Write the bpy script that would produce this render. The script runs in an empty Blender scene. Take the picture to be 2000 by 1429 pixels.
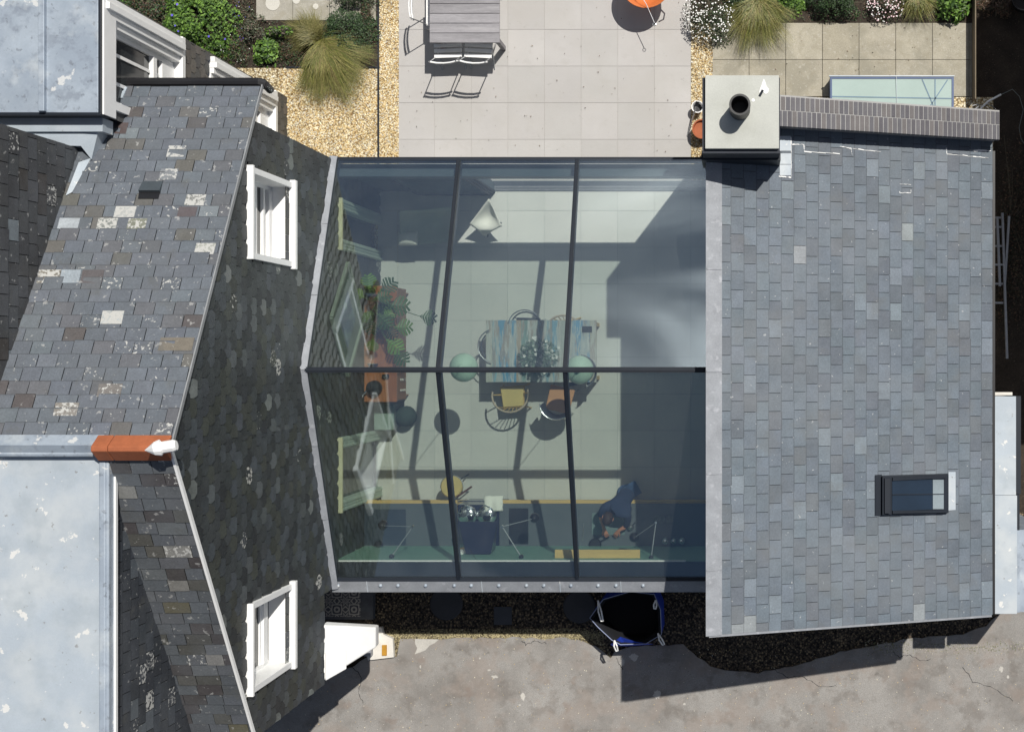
import bpy, math, random
from mathutils import Vector, Matrix, noise as mnoise
R = math.radians
rnd = random.Random(7)
H, X0, Y0, K = 22.0, 1450.0, 700.0, 119.2     # camera height; photo pixel under the camera; pixels per metre at ground

# ------------------------------------------------------------------ camera, sky, sun
scene = bpy.context.scene
cam_d = bpy.data.cameras.new('camera'); cam = bpy.data.objects.new('camera', cam_d)
scene.collection.objects.link(cam); scene.camera = cam
cam.location = (0, 0, H)
cam_d.sensor_width = 36; cam_d.lens = K * H / 2000 * 36
cam_d.shift_x = -0.225; cam_d.shift_y = -0.00725
cam_d.clip_start = 0.5; cam_d.clip_end = 500

SX, SY = 0.343, 0.45                            # metres of shadow per metre of height, to the west and south
sun_dir = Vector((SX, SY, 1)).normalized()
elev = math.asin(sun_dir.z); az = math.atan2(sun_dir.x, sun_dir.y)
w = bpy.data.worlds.new("World"); scene.world = w; w.use_nodes = True
nt = w.node_tree; nt.nodes.clear()
wo = nt.nodes.new('ShaderNodeOutputWorld'); bg = nt.nodes.new('ShaderNodeBackground')
sky = nt.nodes.new('ShaderNodeTexSky'); sky.sky_type = 'NISHITA'; sky.sun_disc = False
sky.sun_elevation = elev; sky.sun_rotation = az
sky.air_density = 1.0; sky.dust_density = 1.5; sky.ozone_density = 1.2
tc = nt.nodes.new('ShaderNodeTexCoord')
cn = nt.nodes.new('ShaderNodeTexNoise'); cn.inputs['Scale'].default_value = 2.6
cn.inputs['Detail'].default_value = 6; cn.inputs['Roughness'].default_value = .5
cmp_ = nt.nodes.new('ShaderNodeMapping'); cmp_.inputs['Location'].default_value = (0.35, 0.1, 0.0); cmp_.inputs['Scale'].default_value = (1.0, 0.7, 1.0)
cr = nt.nodes.new('ShaderNodeValToRGB')
cr.color_ramp.elements[0].position = .56; cr.color_ramp.elements[0].color = (0, 0, 0, 1)
cr.color_ramp.elements[1].position = .72; cr.color_ramp.elements[1].color = (1, 1, 1, 1)
mx = nt.nodes.new('ShaderNodeMix'); mx.data_type = 'RGBA'
nt.links.new(tc.outputs['Generated'], cmp_.inputs[0]); nt.links.new(cmp_.outputs[0], cn.inputs['Vector'])
nt.links.new(cn.outputs['Fac'], cr.inputs[0]); nt.links.new(cr.outputs[0], mx.inputs[0])
nt.links.new(sky.outputs[0], mx.inputs[6]); mx.inputs[7].default_value = (14, 14.5, 15.5, 1)
# a bank of thin cloud standing in the north
sep = nt.nodes.new('ShaderNodeSeparateXYZ'); nt.links.new(tc.outputs['Generated'], sep.inputs[0])
def rng(src, lo, hi):
    x = nt.nodes.new('ShaderNodeMapRange'); x.interpolation_type = 'SMOOTHSTEP'; nt.links.new(src, x.inputs[0]); x.inputs[1].default_value = lo; x.inputs[2].default_value = hi; return x.outputs[0]
def mul(p, q):
    x = nt.nodes.new('ShaderNodeMath'); x.operation = 'MULTIPLY'
    for i, v in ((0, p), (1, q)):
        if hasattr(v, 'links'): nt.links.new(v, x.inputs[i])
        else: x.inputs[i].default_value = v
    return x.outputs[0]
wn = nt.nodes.new('ShaderNodeTexNoise'); wn.inputs['Scale'].default_value = 5.0; wn.inputs['Detail'].default_value = 4; wn.inputs['Distortion'].default_value = .6
wm = nt.nodes.new('ShaderNodeMapping'); wm.inputs['Scale'].default_value = (1.0, 1.0, 2.6); wm.inputs['Rotation'].default_value = (0, .5, 0)
nt.links.new(tc.outputs['Generated'], wm.inputs[0]); nt.links.new(wm.outputs[0], wn.inputs['Vector'])
bank = mul(mul(rng(sep.outputs[0], -.15, .0), rng(sep.outputs[1], .45, .7)), rng(wn.outputs['Fac'], .38, .66))
mx2 = nt.nodes.new('ShaderNodeMix'); mx2.data_type = 'RGBA'; nt.links.new(bank, mx2.inputs[0]); nt.links.new(mx.outputs[2], mx2.inputs[6]); mx2.inputs[7].default_value = (42, 43, 44, 1)
nt.links.new(mx2.outputs[2], bg.inputs[0]); bg.inputs[1].default_value = 0.05
nt.links.new(bg.outputs[0], wo.inputs[0])
sd = bpy.data.lights.new('sun', 'SUN'); sd.energy = 5.0; sd.angle = R(0.5); sd.color = (1, .96, .89)
so = bpy.data.objects.new('sun', sd); scene.collection.objects.link(so)
so.rotation_euler = sun_dir.to_track_quat('Z', 'Y').to_euler(); so.location = (10, 12, 30)
scene.view_settings.view_transform = 'Standard'; scene.view_settings.look = 'None'
scene.view_settings.exposure = -0.22; scene.view_settings.gamma = 1
scene.cycles.max_bounces = 10; scene.cycles.transparent_max_bounces = 16
scene.cycles.use_denoising = True; scene.cycles.blur_glossy = 1.0

# ------------------------------------------------------------------ helpers
def g(x, y, z=0.0):            # photo pixel of a point at ground level -> world
    return Vector(((x - X0) / K, (Y0 - y) / K, z))
def a(x, y, z=0.0):            # where a thing seen at that pixel stands when it is z metres high
    k = (H - z) / H / K
    return Vector(((x - X0) * k, (Y0 - y) * k, z))
def lin(c):
    return tuple(((v / 255) / 12.92 if v / 255 <= .04045 else ((v / 255 + .055) / 1.055) ** 2.4) for v in c)

class MB:
    def __init__(s): s.v = []; s.f = []; s.c = []
    def face(s, pts, col=(1, 1, 1), al=0.0):
        n = len(s.v); s.v += [tuple(p) for p in pts]; s.f.append(tuple(range(n, n + len(pts)))); s.c.append((*col[:3], al))
        return s
    def raw(s, vs, fs, col=(1, 1, 1), al=0.0):
        n = len(s.v); s.v += [tuple(p) for p in vs]
        for f in fs: s.f.append(tuple(n + i for i in f)); s.c.append((*col[:3], al))
        return s
    def hexa(s, b, t, col=(1, 1, 1), al=0.0):   # bottom and top polygons with equal counts
        n = len(b); fs = [tuple(range(n))[::-1], tuple(range(n, 2 * n))]
        fs += [(i, (i + 1) % n, n + (i + 1) % n, n + i) for i in range(n)]
        return s.raw(list(b) + list(t), fs, col, al)
    def box(s, p0, p1, col=(1, 1, 1), al=0.0):
        x0, x1 = sorted((p0[0], p1[0])); y0, y1 = sorted((p0[1], p1[1])); z0, z1 = sorted((p0[2], p1[2]))
        q = [(x0, y0), (x1, y0), (x1, y1), (x0, y1)]
        return s.hexa([(*c, z0) for c in q], [(*c, z1) for c in q], col, al)
    def gbox(s, x0, y0, x1, y1, z0, z1, col=(1, 1, 1), al=0.0):   # box with ground-pixel plan
        return s.box(g(x0, y0, z0), g(x1, y1, z1), col, al)
    def prism(s, poly, z0, z1, col=(1, 1, 1), al=0.0):
        ar = sum(poly[i][0] * poly[(i + 1) % len(poly)][1] - poly[(i + 1) % len(poly)][0] * poly[i][1] for i in range(len(poly)))
        if ar < 0: poly = poly[::-1]
        return s.hexa([(p[0], p[1], z0) for p in poly], [(p[0], p[1], z1) for p in poly], col, al)
    def bar(s, p, q, wd, ht, col=(1, 1, 1), up=Vector((0, 0, 1)), al=0.0):
        p, q = Vector(p), Vector(q); d = (q - p).normalized()
        if abs(d.dot(up)) > .99: up = Vector((0, 1, 0))
        sx = d.cross(up).normalized(); uz = sx.cross(d).normalized()
        o = [(-wd / 2, -ht / 2), (wd / 2, -ht / 2), (wd / 2, ht / 2), (-wd / 2, ht / 2)]
        return s.hexa([p + sx * i + uz * j for i, j in o], [q + sx * i + uz * j for i, j in o], col, al)
    def tube(s, pts, r, n=8, col=(1, 1, 1), closed=False):
        pts = [Vector(p) for p in pts]; m = len(pts)
        rs = r if isinstance(r, (list, tuple)) else [r] * m
        vs = []; prev = None
        for i, p in enumerate(pts):
            d = (pts[(i + 1) % m] - pts[i - 1]) if closed else (pts[min(i + 1, m - 1)] - pts[max(i - 1, 0)])
            d.normalize()
            if prev is None:
                prev = d.orthogonal().normalized()
            prev = (prev - d * prev.dot(d))
            prev = prev.normalized() if prev.length > 1e-6 else d.orthogonal().normalized()
            b = d.cross(prev)
            for k in range(n):
                t = 2 * math.pi * k / n; vs.append(p + (prev * math.cos(t) + b * math.sin(t)) * rs[i])
        fs = []
        for i in range(m if closed else m - 1):
            j = (i + 1) % m
            for k in range(n): fs.append((i * n + k, i * n + (k + 1) % n, j * n + (k + 1) % n, j * n + k))
        if not closed: fs += [tuple(range(n))[::-1], tuple((m - 1) * n + k for k in range(n))]
        return s.raw(vs, fs, col)
    def lathe(s, prof, c=(0, 0, 0), n=20, col=(1, 1, 1)):
        vs = []; c = Vector(c)
        for r, z in prof:
            for k in range(n):
                t = 2 * math.pi * k / n; vs.append(c + Vector((r * math.cos(t), r * math.sin(t), z)))
        fs = []
        for i in range(len(prof) - 1):
            for k in range(n): fs.append((i * n + k, i * n + (k + 1) % n, (i + 1) * n + (k + 1) % n, (i + 1) * n + k))
        if prof[0][0] > 1e-4: fs.append(tuple(range(n))[::-1])
        if prof[-1][0] > 1e-4: fs.append(tuple((len(prof) - 1) * n + k for k in range(n)))
        return s.raw(vs, fs, col)
    def build(s, name, m, parent=None, smooth=False, bevel=0, local=False, kind=None, label=None):
        off = Vector((0, 0, 0)) if (parent is None or local) else wloc(parent)
        me = bpy.data.meshes.new(name)
        me.from_pydata([(v[0] - off.x, v[1] - off.y, v[2] - off.z) for v in s.v], [], s.f)
        ca = me.color_attributes.new('Col', 'FLOAT_COLOR', 'CORNER')
        dat = []
        for p, c in zip(me.polygons, s.c): dat += list(c) * len(p.vertices)
        ca.data.foreach_set('color', dat)
        if smooth: me.polygons.foreach_set('use_smooth', [True] * len(me.polygons))
        me.update(); me.materials.append(m)
        o = bpy.data.objects.new(name, me); scene.collection.objects.link(o)
        if parent: o.parent = parent
        if bevel:
            b = o.modifiers.new('bevel', 'BEVEL'); b.width = bevel; b.segments = 2; b.limit_method = 'ANGLE'
        if kind: o['kind'] = kind
        if label: o['label'] = label
        return o
def wloc(o):
    v = Vector((0, 0, 0))
    while o: v = v + o.location; o = o.parent
    return v
def tag(o, label, cat, group=None):
    o['label'] = label; o['category'] = cat
    if group: o['group'] = group
    return o
def thing(name, label, cat, loc=(0, 0, 0), rz=0, group=None):
    o = bpy.data.objects.new(name, None); scene.collection.objects.link(o); o.empty_display_size = .2
    o.location = loc; o.rotation_euler = (0, 0, rz)
    return tag(o, label, cat, group)
def dup(root, loc=None, rz=None, label=None):
    def cp(o, par):
        c = o.copy(); scene.collection.objects.link(c); c.parent = par
        for ch in [x for x in scene.objects if x.parent == o]: cp(ch, c)
        return c
    c = cp(root, root.parent)
    if loc is not None: c.location = loc
    if rz is not None: c.rotation_euler = (0, 0, rz)
    if label: c['label'] = label
    return c

# ------------------------------------------------------------------ materials
def mat(name, col=(.5, .5, .5), rough=.7, var=.15, vs=3.0, fine=.1, fs=60.0, bump=.0, bs=80.0, metal=0.0, attr=False,
        spots=None, lichen=None, stretch=(1, 1, 1), spec=.5, voro=None, blot=None):
    m = bpy.data.materials.new(name); m.use_nodes = True; t = m.node_tree; L = t.links.new
    b = t.nodes['Principled BSDF']
    def n(k, **kw):
        x = t.nodes.new(k)
        for q, v in kw.items(): x.inputs[q].default_value = v
        return x
    def mixc(fac, c1, c2, bt='MIX'):
        x = t.nodes.new('ShaderNodeMix'); x.data_type = 'RGBA'; x.blend_type = bt
        for i, v in ((0, fac), (6, c1), (7, c2)):
            if hasattr(v, 'links'): L(v, x.inputs[i])
            else: x.inputs[i].default_value = v if i == 0 else (*v, 1)
        return x.outputs[2]
    def math_(op, a_, b_=None, clamp=False):
        x = t.nodes.new('ShaderNodeMath'); x.operation = op; x.use_clamp = clamp
        for i, v in ((0, a_), (1, b_)):
            if v is None: continue
            if hasattr(v, 'links'): L(v, x.inputs[i])
            else: x.inputs[i].default_value = v
        return x.outputs[0]
    co = t.nodes.new('ShaderNodeTexCoord'); mp = t.nodes.new('ShaderNodeMapping'); mp.inputs['Scale'].default_value = stretch
    L(co.outputs['Object'], mp.inputs[0]); V = mp.outputs[0]
    def noise(sc, det=3, ro=.55):
        x = n('ShaderNodeTexNoise', Scale=sc, Detail=det, Roughness=ro); L(V, x.inputs['Vector']); return x.outputs['Fac']
    def ramp(v, lo, hi):
        x = t.nodes.new('ShaderNodeMapRange'); L(v, x.inputs[0]); x.inputs[1].default_value = lo; x.inputs[2].default_value = hi
        return x.outputs[0]
    if attr:
        at = t.nodes.new('ShaderNodeAttribute'); at.attribute_name = 'Col'; c = at.outputs['Color']
    else: c = col
    if voro:                                    # (scale, list of colours, dark gap)
        vo = n('ShaderNodeTexVoronoi', Scale=voro[0]); L(V, vo.inputs['Vector'])
        rr = t.nodes.new('ShaderNodeValToRGB'); cr_ = rr.color_ramp; cr_.interpolation = 'LINEAR'
        cols = voro[1]
        for i, cc in enumerate(cols):
            e = cr_.elements[i] if i < 2 else cr_.elements.new(i / (len(cols) - 1))
            e.position = i / (len(cols) - 1); e.color = (*cc, 1)
        sp = t.nodes.new('ShaderNodeSeparateColor'); L(vo.outputs['Color'], sp.inputs[0]); L(sp.outputs[0], rr.inputs[0])
        c = mixc(ramp(vo.outputs['Distance'], .30, .75), rr.outputs[0], voro[2])
    f1 = ramp(noise(vs, 5), .3, .7); k1 = math_('MULTIPLY_ADD', f1, 2 * var); 
    t.nodes[-1].inputs[2].default_value = 1 - var
    c = mixc(1.0, c, k1, 'MULTIPLY')
    if fine:
        f2 = ramp(noise(fs, 3, .7), .3, .7); k2 = math_('MULTIPLY_ADD', f2, 2 * fine); t.nodes[-1].inputs[2].default_value = 1 - fine
        c = mixc(1.0, c, k2, 'MULTIPLY')
    if blot:                                    # list of (scale, lo, hi, colour, strength, offset)
        for sc, lo, hi, cc, stg, off in blot:
            mp2 = t.nodes.new('ShaderNodeMapping'); mp2.inputs['Location'].default_value = (off, off * 1.7, off * .3); L(V, mp2.inputs[0])
            x = n('ShaderNodeTexNoise', Scale=sc, Detail=5, Roughness=.6); L(mp2.outputs[0], x.inputs['Vector'])
            c = mixc(math_('MULTIPLY', ramp(x.outputs['Fac'], lo, hi), stg), c, cc)
    if lichen and attr:
        ln = noise(24, 4, .6); th = math_('SUBTRACT', 1.02, at.outputs['Alpha'])
        mk = ramp(math_('SUBTRACT', ln, th), 0.0, .03)
        c = mixc(mk, c, lichen)
    L(c, b.inputs['Base Color']) if hasattr(c, 'links') else None
    b.inputs['Roughness'].default_value = rough; b.inputs['Metallic'].default_value = metal
    b.inputs['Specular IOR Level'].default_value = spec
    if bump:
        bn = n('ShaderNodeBump', Strength=min(1, bump), Distance=.01)
        L(vo.outputs['Distance'] if voro else noise(bs, 4, .65), bn.inputs['Height'])
        if voro: bn.invert = True; bn.inputs['Distance'].default_value = .02
        L(bn.outputs[0], b.inputs['Normal'])
    return m

M = {}
M['slate_old'] = mat('old_slate', attr=True, rough=.62, var=.10, vs=9, fine=.14, fs=45, bump=.35, bs=45, lichen=(.46, .46, .44), blot=[(1.3, .45, .62, (.125, .135, .15), .3, 5), (11, .635, .66, (.40, .40, .39), .55, 17), (4, .58, .70, (.10, .10, .09), .35, 27)])
M['slate_new'] = mat('new_slate', attr=True, rough=.6, var=.12, vs=4, fine=.14, fs=40, bump=.3, bs=50, lichen=(.6, .62, .63), blot=[(.8, .45, .62, (.20, .215, .23), .3, 5), (2.4, .54, .66, (.13, .135, .135), .3, 15), (16, .68, .70, (.45, .46, .46), .6, 25)])
M['slate_wall'] = mat('wall_slate', attr=True, rough=.55, var=.18, vs=6, fine=.15, fs=50, bump=.4, bs=40, lichen=(.42, .42, .39))
M['underlay'] = mat('underlay', (.02, .021, .023), rough=.9)
M['zinc'] = mat('zinc', (.36, .415, .48), rough=.55, var=.07, vs=2.2, fine=.05, fs=40, metal=.15,
                blot=[(1.4, .44, .62, (.25, .30, .37), .6, 3), (5, .53, .66, (.19, .22, .27), .6, 9), (13, .60, .66, (.12, .13, .15), .5, 40), (2.2, .56, .68, (.56, .60, .62), .5, 61), (3.2, .64, .66, (.70, .70, .68), .75, 21)])
M['zinc_pale'] = mat('pale_zinc', (.41, .465, .52), rough=.5, var=.06, vs=1.5, fine=.04, fs=60, metal=.1,
                     blot=[(1.2, .47, .64, (.56, .59, .60), .6, 5), (2.6, .5, .64, (.34, .39, .43), .5, 45), (5, .64, .66, (.74, .73, .70), .8, 14), (12, .66, .69, (.20, .19, .18), .6, 31)])
M['lead'] = mat('lead', (.285, .30, .325), rough=.5, var=.12, vs=5, fine=.1, fs=50, metal=.15, bump=.1,
                blot=[(9, .58, .7, (.50, .51, .55), .5, 2)])
M['dark_metal'] = mat('dark_metal', (.016, .021, .030), rough=.45, spec=.3, var=.1, fine=.05)
M['black'] = mat('black_plastic', (.012, .012, .014), rough=.4, var=.1, fine=.05)
M['white'] = mat('white_paint', (.87, .87, .86), rough=.45, var=.03, vs=5, fine=.02)
M['cream'] = mat('cream_render', (.72, .69, .63), rough=.7, var=.08, vs=6, fine=.04, bump=.1)
M['patio'] = mat('patio_slab', attr=True, rough=.75, var=.05, vs=1.3, fine=.04, fs=90, bump=.05,
                 blot=[(.9, .46, .62, (.42, .40, .37), .35, 3), (5, .56, .66, (.40, .385, .36), .25, 18), (14, .67, .70, (.3, .29, .28), .35, 8)])
M['concrete'] = mat('concrete_slab', attr=True, rough=.85, var=.10, vs=3, fine=.16, fs=70, bump=.3,
                    blot=[(2.2, .46, .6, (.24, .225, .175), .5, 4), (6, .52, .6, (.30, .27, .20), .4, 14), (26, .60, .64, (.52, .50, .44), .45, 9)])
M['gravel'] = mat('golden_gravel', rough=.8, var=.16, vs=1.6, fine=.1, fs=120, bump=1.0,
                  voro=(34, [lin((190, 168, 124)), lin((222, 204, 160)), lin((244, 234, 206)), lin((232, 215, 172)), lin((250, 248, 232)), lin((206, 184, 138))], lin((126, 106, 72))))
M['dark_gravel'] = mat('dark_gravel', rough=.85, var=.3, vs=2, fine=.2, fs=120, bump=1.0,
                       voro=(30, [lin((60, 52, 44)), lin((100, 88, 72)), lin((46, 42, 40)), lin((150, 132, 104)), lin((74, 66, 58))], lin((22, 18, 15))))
M['soil'] = mat('soil', lin((54, 46, 38)), rough=.95, var=.35, vs=4, fine=.35, fs=50, bump=1, bs=30,
                blot=[(40, .64, .68, lin((150, 135, 115)), .6, 4)])
M['asphalt'] = mat('asphalt', (.298, .286, .27), rough=.9, var=.12, vs=1.0, fine=.24, fs=75, bump=.5, bs=90,
                   blot=[(1.1, .44, .62, (.17, .155, .14), .55, 3), (2.6, .52, .62, (.16, .142, .125), .5, 23), (1.7, .5, .6, (.30, .25, .215), .45, 51), (14, .55, .62, (.36, .33, .30), .25, 71), (.7, .55, .7, (.30, .285, .265), .5, 12), (5, .68, .72, (.10, .09, .08), .5, 7), (9, .71, .735, (.52, .5, .46), .8, 1), (3, .62, .70, (.24, .19, .16), .5, 33)])
M['floor'] = mat('floor_tile', attr=True, rough=.35, var=.04, vs=1.2, fine=.03, fs=80)
M['wood_grey'] = mat('weathered_wood', attr=True, rough=.8, var=.14, vs=3, fine=.16, fs=30, stretch=(.35, 3, 1), bump=.3,
                     blot=[(3, .55, .7, (.42, .41, .42), .6, 3)])
M['orange_brick'] = mat('terracotta', lin((164, 94, 60)), rough=.8, var=.16, vs=6, fine=.08, bump=.1)
M['brick'] = mat('dark_brick', attr=True, rough=.7, var=.1, vs=6, fine=.12, fs=60, bump=.3, lichen=(.6, .6, .58))
M['render'] = mat('render', (.45, .44, .42), rough=.85, var=.08, fine=.06, bump=.2)
M['chim_cap'] = mat('cap_concrete', (.50, .51, .47), rough=.8, var=.08, vs=2.5, fine=.06, fs=50, bump=.1,
                    blot=[(2, .55, .7, (.40, .41, .36), .5, 2)])
M['steel'] = mat('steel', (.55, .56, .58), rough=.25, metal=.9, var=.05, fine=.03)
M['chrome'] = mat('chrome', (.85, .86, .88), rough=.12, metal=1, var=.02, fine=0)
M['green_wall'] = mat('green_paint', lin((120, 160, 145)), rough=.6, var=.05, fine=.02)
M['worktop'] = mat('worktop', (.115, .13, .145), rough=.3, var=.08, vs=4, fine=.08)
M['navy'] = mat('navy_enamel', (.018, .022, .05), rough=.15, var=.05, fine=0)
M['teak'] = mat('teak', lin((156, 100, 66)), rough=.4, var=.2, vs=3, fine=.1, fs=14, stretch=(3, .4, 1))
M['pine'] = mat('pine', lin((208, 176, 112)), rough=.5, var=.1, vs=4, fine=.08, stretch=(.4, 3, 1))
M['yellow'] = mat('yellow_seat', lin((204, 182, 116)), rough=.7, var=.1, fine=.08)
M['orange_seat'] = mat('orange_seat', lin((200, 146, 102)), rough=.6, var=.08)
M['canvas'] = mat('canvas', (.84, .83, .76), rough=.9, var=.04, fine=.04, fs=150)
M['canvas_grey'] = mat('grey_canvas', (.16, .18, .16), rough=.9, var=.06, fine=.04)
M['blue'] = mat('blue_fabric', lin((34, 66, 178)), rough=.7, var=.15, vs=5)
M['leaf'] = mat('leaf', attr=True, rough=.55, var=.15, vs=8, fine=.05)
M['petal'] = mat('petal', attr=True, rough=.7, var=.03)
M['plastic_grey'] = mat('grey_cover', (.20, .22, .21), rough=.8, var=.08, fine=.1)
M['rust'] = mat('rusted_steel', lin((196, 108, 54)), rough=.6, var=.18, vs=5, fine=.1, bump=.1)
M['skin'] = mat('skin', lin((205, 140, 112)), rough=.55, var=.06, vs=12, fine=.03)
M['denim'] = mat('dark_cloth', lin((44, 56, 84)), rough=.9, var=.12, vs=8, fine=.1)
M['denim_pale'] = mat('jeans_cloth', lin((64, 86, 120)), rough=.9, var=.12, vs=8, fine=.1)
M['hair'] = mat('brown_hair', lin((58, 40, 32)), rough=.7, var=.3, vs=30, fine=.2)
M['enamel'] = mat('green_enamel', lin((182, 208, 190)), rough=.15, var=.05, fine=0)
M['paint_wood'] = mat('painted_planks', attr=True, rough=.7, var=.1, vs=4, fine=.1, fs=20, stretch=(3.5, .5, 1),
                      blot=[(3.2, .47, .53, (.42, .43, .40), .85, 3), (4.2, .54, .58, (.30, .25, .21), .75, 17), (7, .55, .6, (.5, .52, .5), .7, 8)])
M['tilepat'] = None

def glass_mat(name, tint, f0, gl=(.9, .95, 1), haze=0.0):
    m = bpy.data.materials.new(name); m.use_nodes = True; t = m.node_tree; t.nodes.clear(); L = t.links.new
    o = t.nodes.new('ShaderNodeOutputMaterial'); mx = t.nodes.new('ShaderNodeMixShader')
    tr = t.nodes.new('ShaderNodeBsdfTransparent'); tr.inputs[0].default_value = (*tint, 1)
    gl_ = t.nodes.new('ShaderNodeBsdfGlossy'); gl_.inputs['Color'].default_value = (*gl, 1); gl_.inputs['Roughness'].default_value = .03
    lw = t.nodes.new('ShaderNodeLayerWeight'); lw.inputs['Blend'].default_value = .5
    pw = t.nodes.new('ShaderNodeMath'); pw.operation = 'POWER'; pw.inputs[1].default_value = 4.5; L(lw.outputs['Facing'], pw.inputs[0])
    ma = t.nodes.new('ShaderNodeMath'); ma.operation = 'MULTIPLY_ADD'; ma.inputs[1].default_value = .9 - f0; ma.inputs[2].default_value = f0; L(pw.outputs[0], ma.inputs[0])
    L(ma.outputs[0], mx.inputs[0]); L(tr.outputs[0], mx.inputs[1]); L(gl_.outputs[0], mx.inputs[2])
    if haze:                                    # thin pale film, added to imitate a haze of reflected sky
        df = t.nodes.new('ShaderNodeBsdfDiffuse'); df.inputs[0].default_value = (.75, .77, .78, 1); m2 = t.nodes.new('ShaderNodeMixShader')
        co = t.nodes.new('ShaderNodeTexCoord'); nz = t.nodes.new('ShaderNodeTexNoise'); nz.inputs['Scale'].default_value = 1.6; nz.inputs['Detail'].default_value = 8; nz.inputs['Roughness'].default_value = .7
        mr = t.nodes.new('ShaderNodeMapRange'); mr.inputs[1].default_value = .35; mr.inputs[2].default_value = .75; mr.inputs[3].default_value = haze * .5; mr.inputs[4].default_value = haze * 1.8
        L(co.outputs['Object'], nz.inputs['Vector']); L(nz.outputs['Fac'], mr.inputs[0]); L(mr.outputs[0], m2.inputs[0]); L(mx.outputs[0], m2.inputs[1]); L(df.outputs[0], m2.inputs[2]); L(m2.outputs[0], o.inputs[0])
    else: L(mx.outputs[0], o.inputs[0])
    return m
M['glass'] = glass_mat('coated_glass', (.955, .995, .968), .225, (.86, .93, .98), .009)
M['glass_clear'] = glass_mat('clear_glass', (.93, .96, .95), .05)
M['glass_dark'] = mat('window_glass', (.03, .034, .036), rough=.06, var=.2, vs=2, fine=0)
M['glass_pale'] = mat('frosted_glass', (.40, .50, .47), rough=.12, var=.05, vs=2, fine=.02)

def tile_pattern():
    m = bpy.data.materials.new('patterned_tile'); m.use_nodes = True; t = m.node_tree; L = t.links.new
    b = t.nodes['Principled BSDF']; co = t.nodes.new('ShaderNodeTexCoord')
    sp = t.nodes.new('ShaderNodeSeparateXYZ'); L(co.outputs['Object'], sp.inputs[0])
    def mth(op, p, q=None):
        x = t.nodes.new('ShaderNodeMath'); x.operation = op
        for i, v in ((0, p), (1, q)):
            if v is None: continue
            if hasattr(v, 'links'): L(v, x.inputs[i])
            else: x.inputs[i].default_value = v
        return x.outputs[0]
    T = .28
    u = mth('SUBTRACT', mth('MODULO', mth('ADD', sp.outputs[0], 50), T), T / 2); v = mth('SUBTRACT', mth('MODULO', mth('ADD', sp.outputs[1], 50), T), T / 2)
    r = mth('SQRT', mth('ADD', mth('MULTIPLY', u, u), mth('MULTIPLY', v, v)))
    ang = mth('ARCTAN2', v, u)
    pet = mth('MULTIPLY', mth('ABSOLUTE', mth('COSINE', mth('MULTIPLY', ang, 4))), .055)
    k = mth('SINE', mth('MULTIPLY', mth('ADD', r, pet), 95))
    st = mth('GREATER_THAN', k, .1)
    mx = t.nodes.new('ShaderNodeMix'); mx.data_type = 'RGBA'; L(st, mx.inputs[0])
    mx.inputs[6].default_value = (.10, .10, .11, 1); mx.inputs[7].default_value = (.5, .47, .42, 1)
    L(mx.outputs[2], b.inputs['Base Color']); b.inputs['Roughness'].default_value = .5
    return m
M['tilepat'] = tile_pattern()

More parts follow.
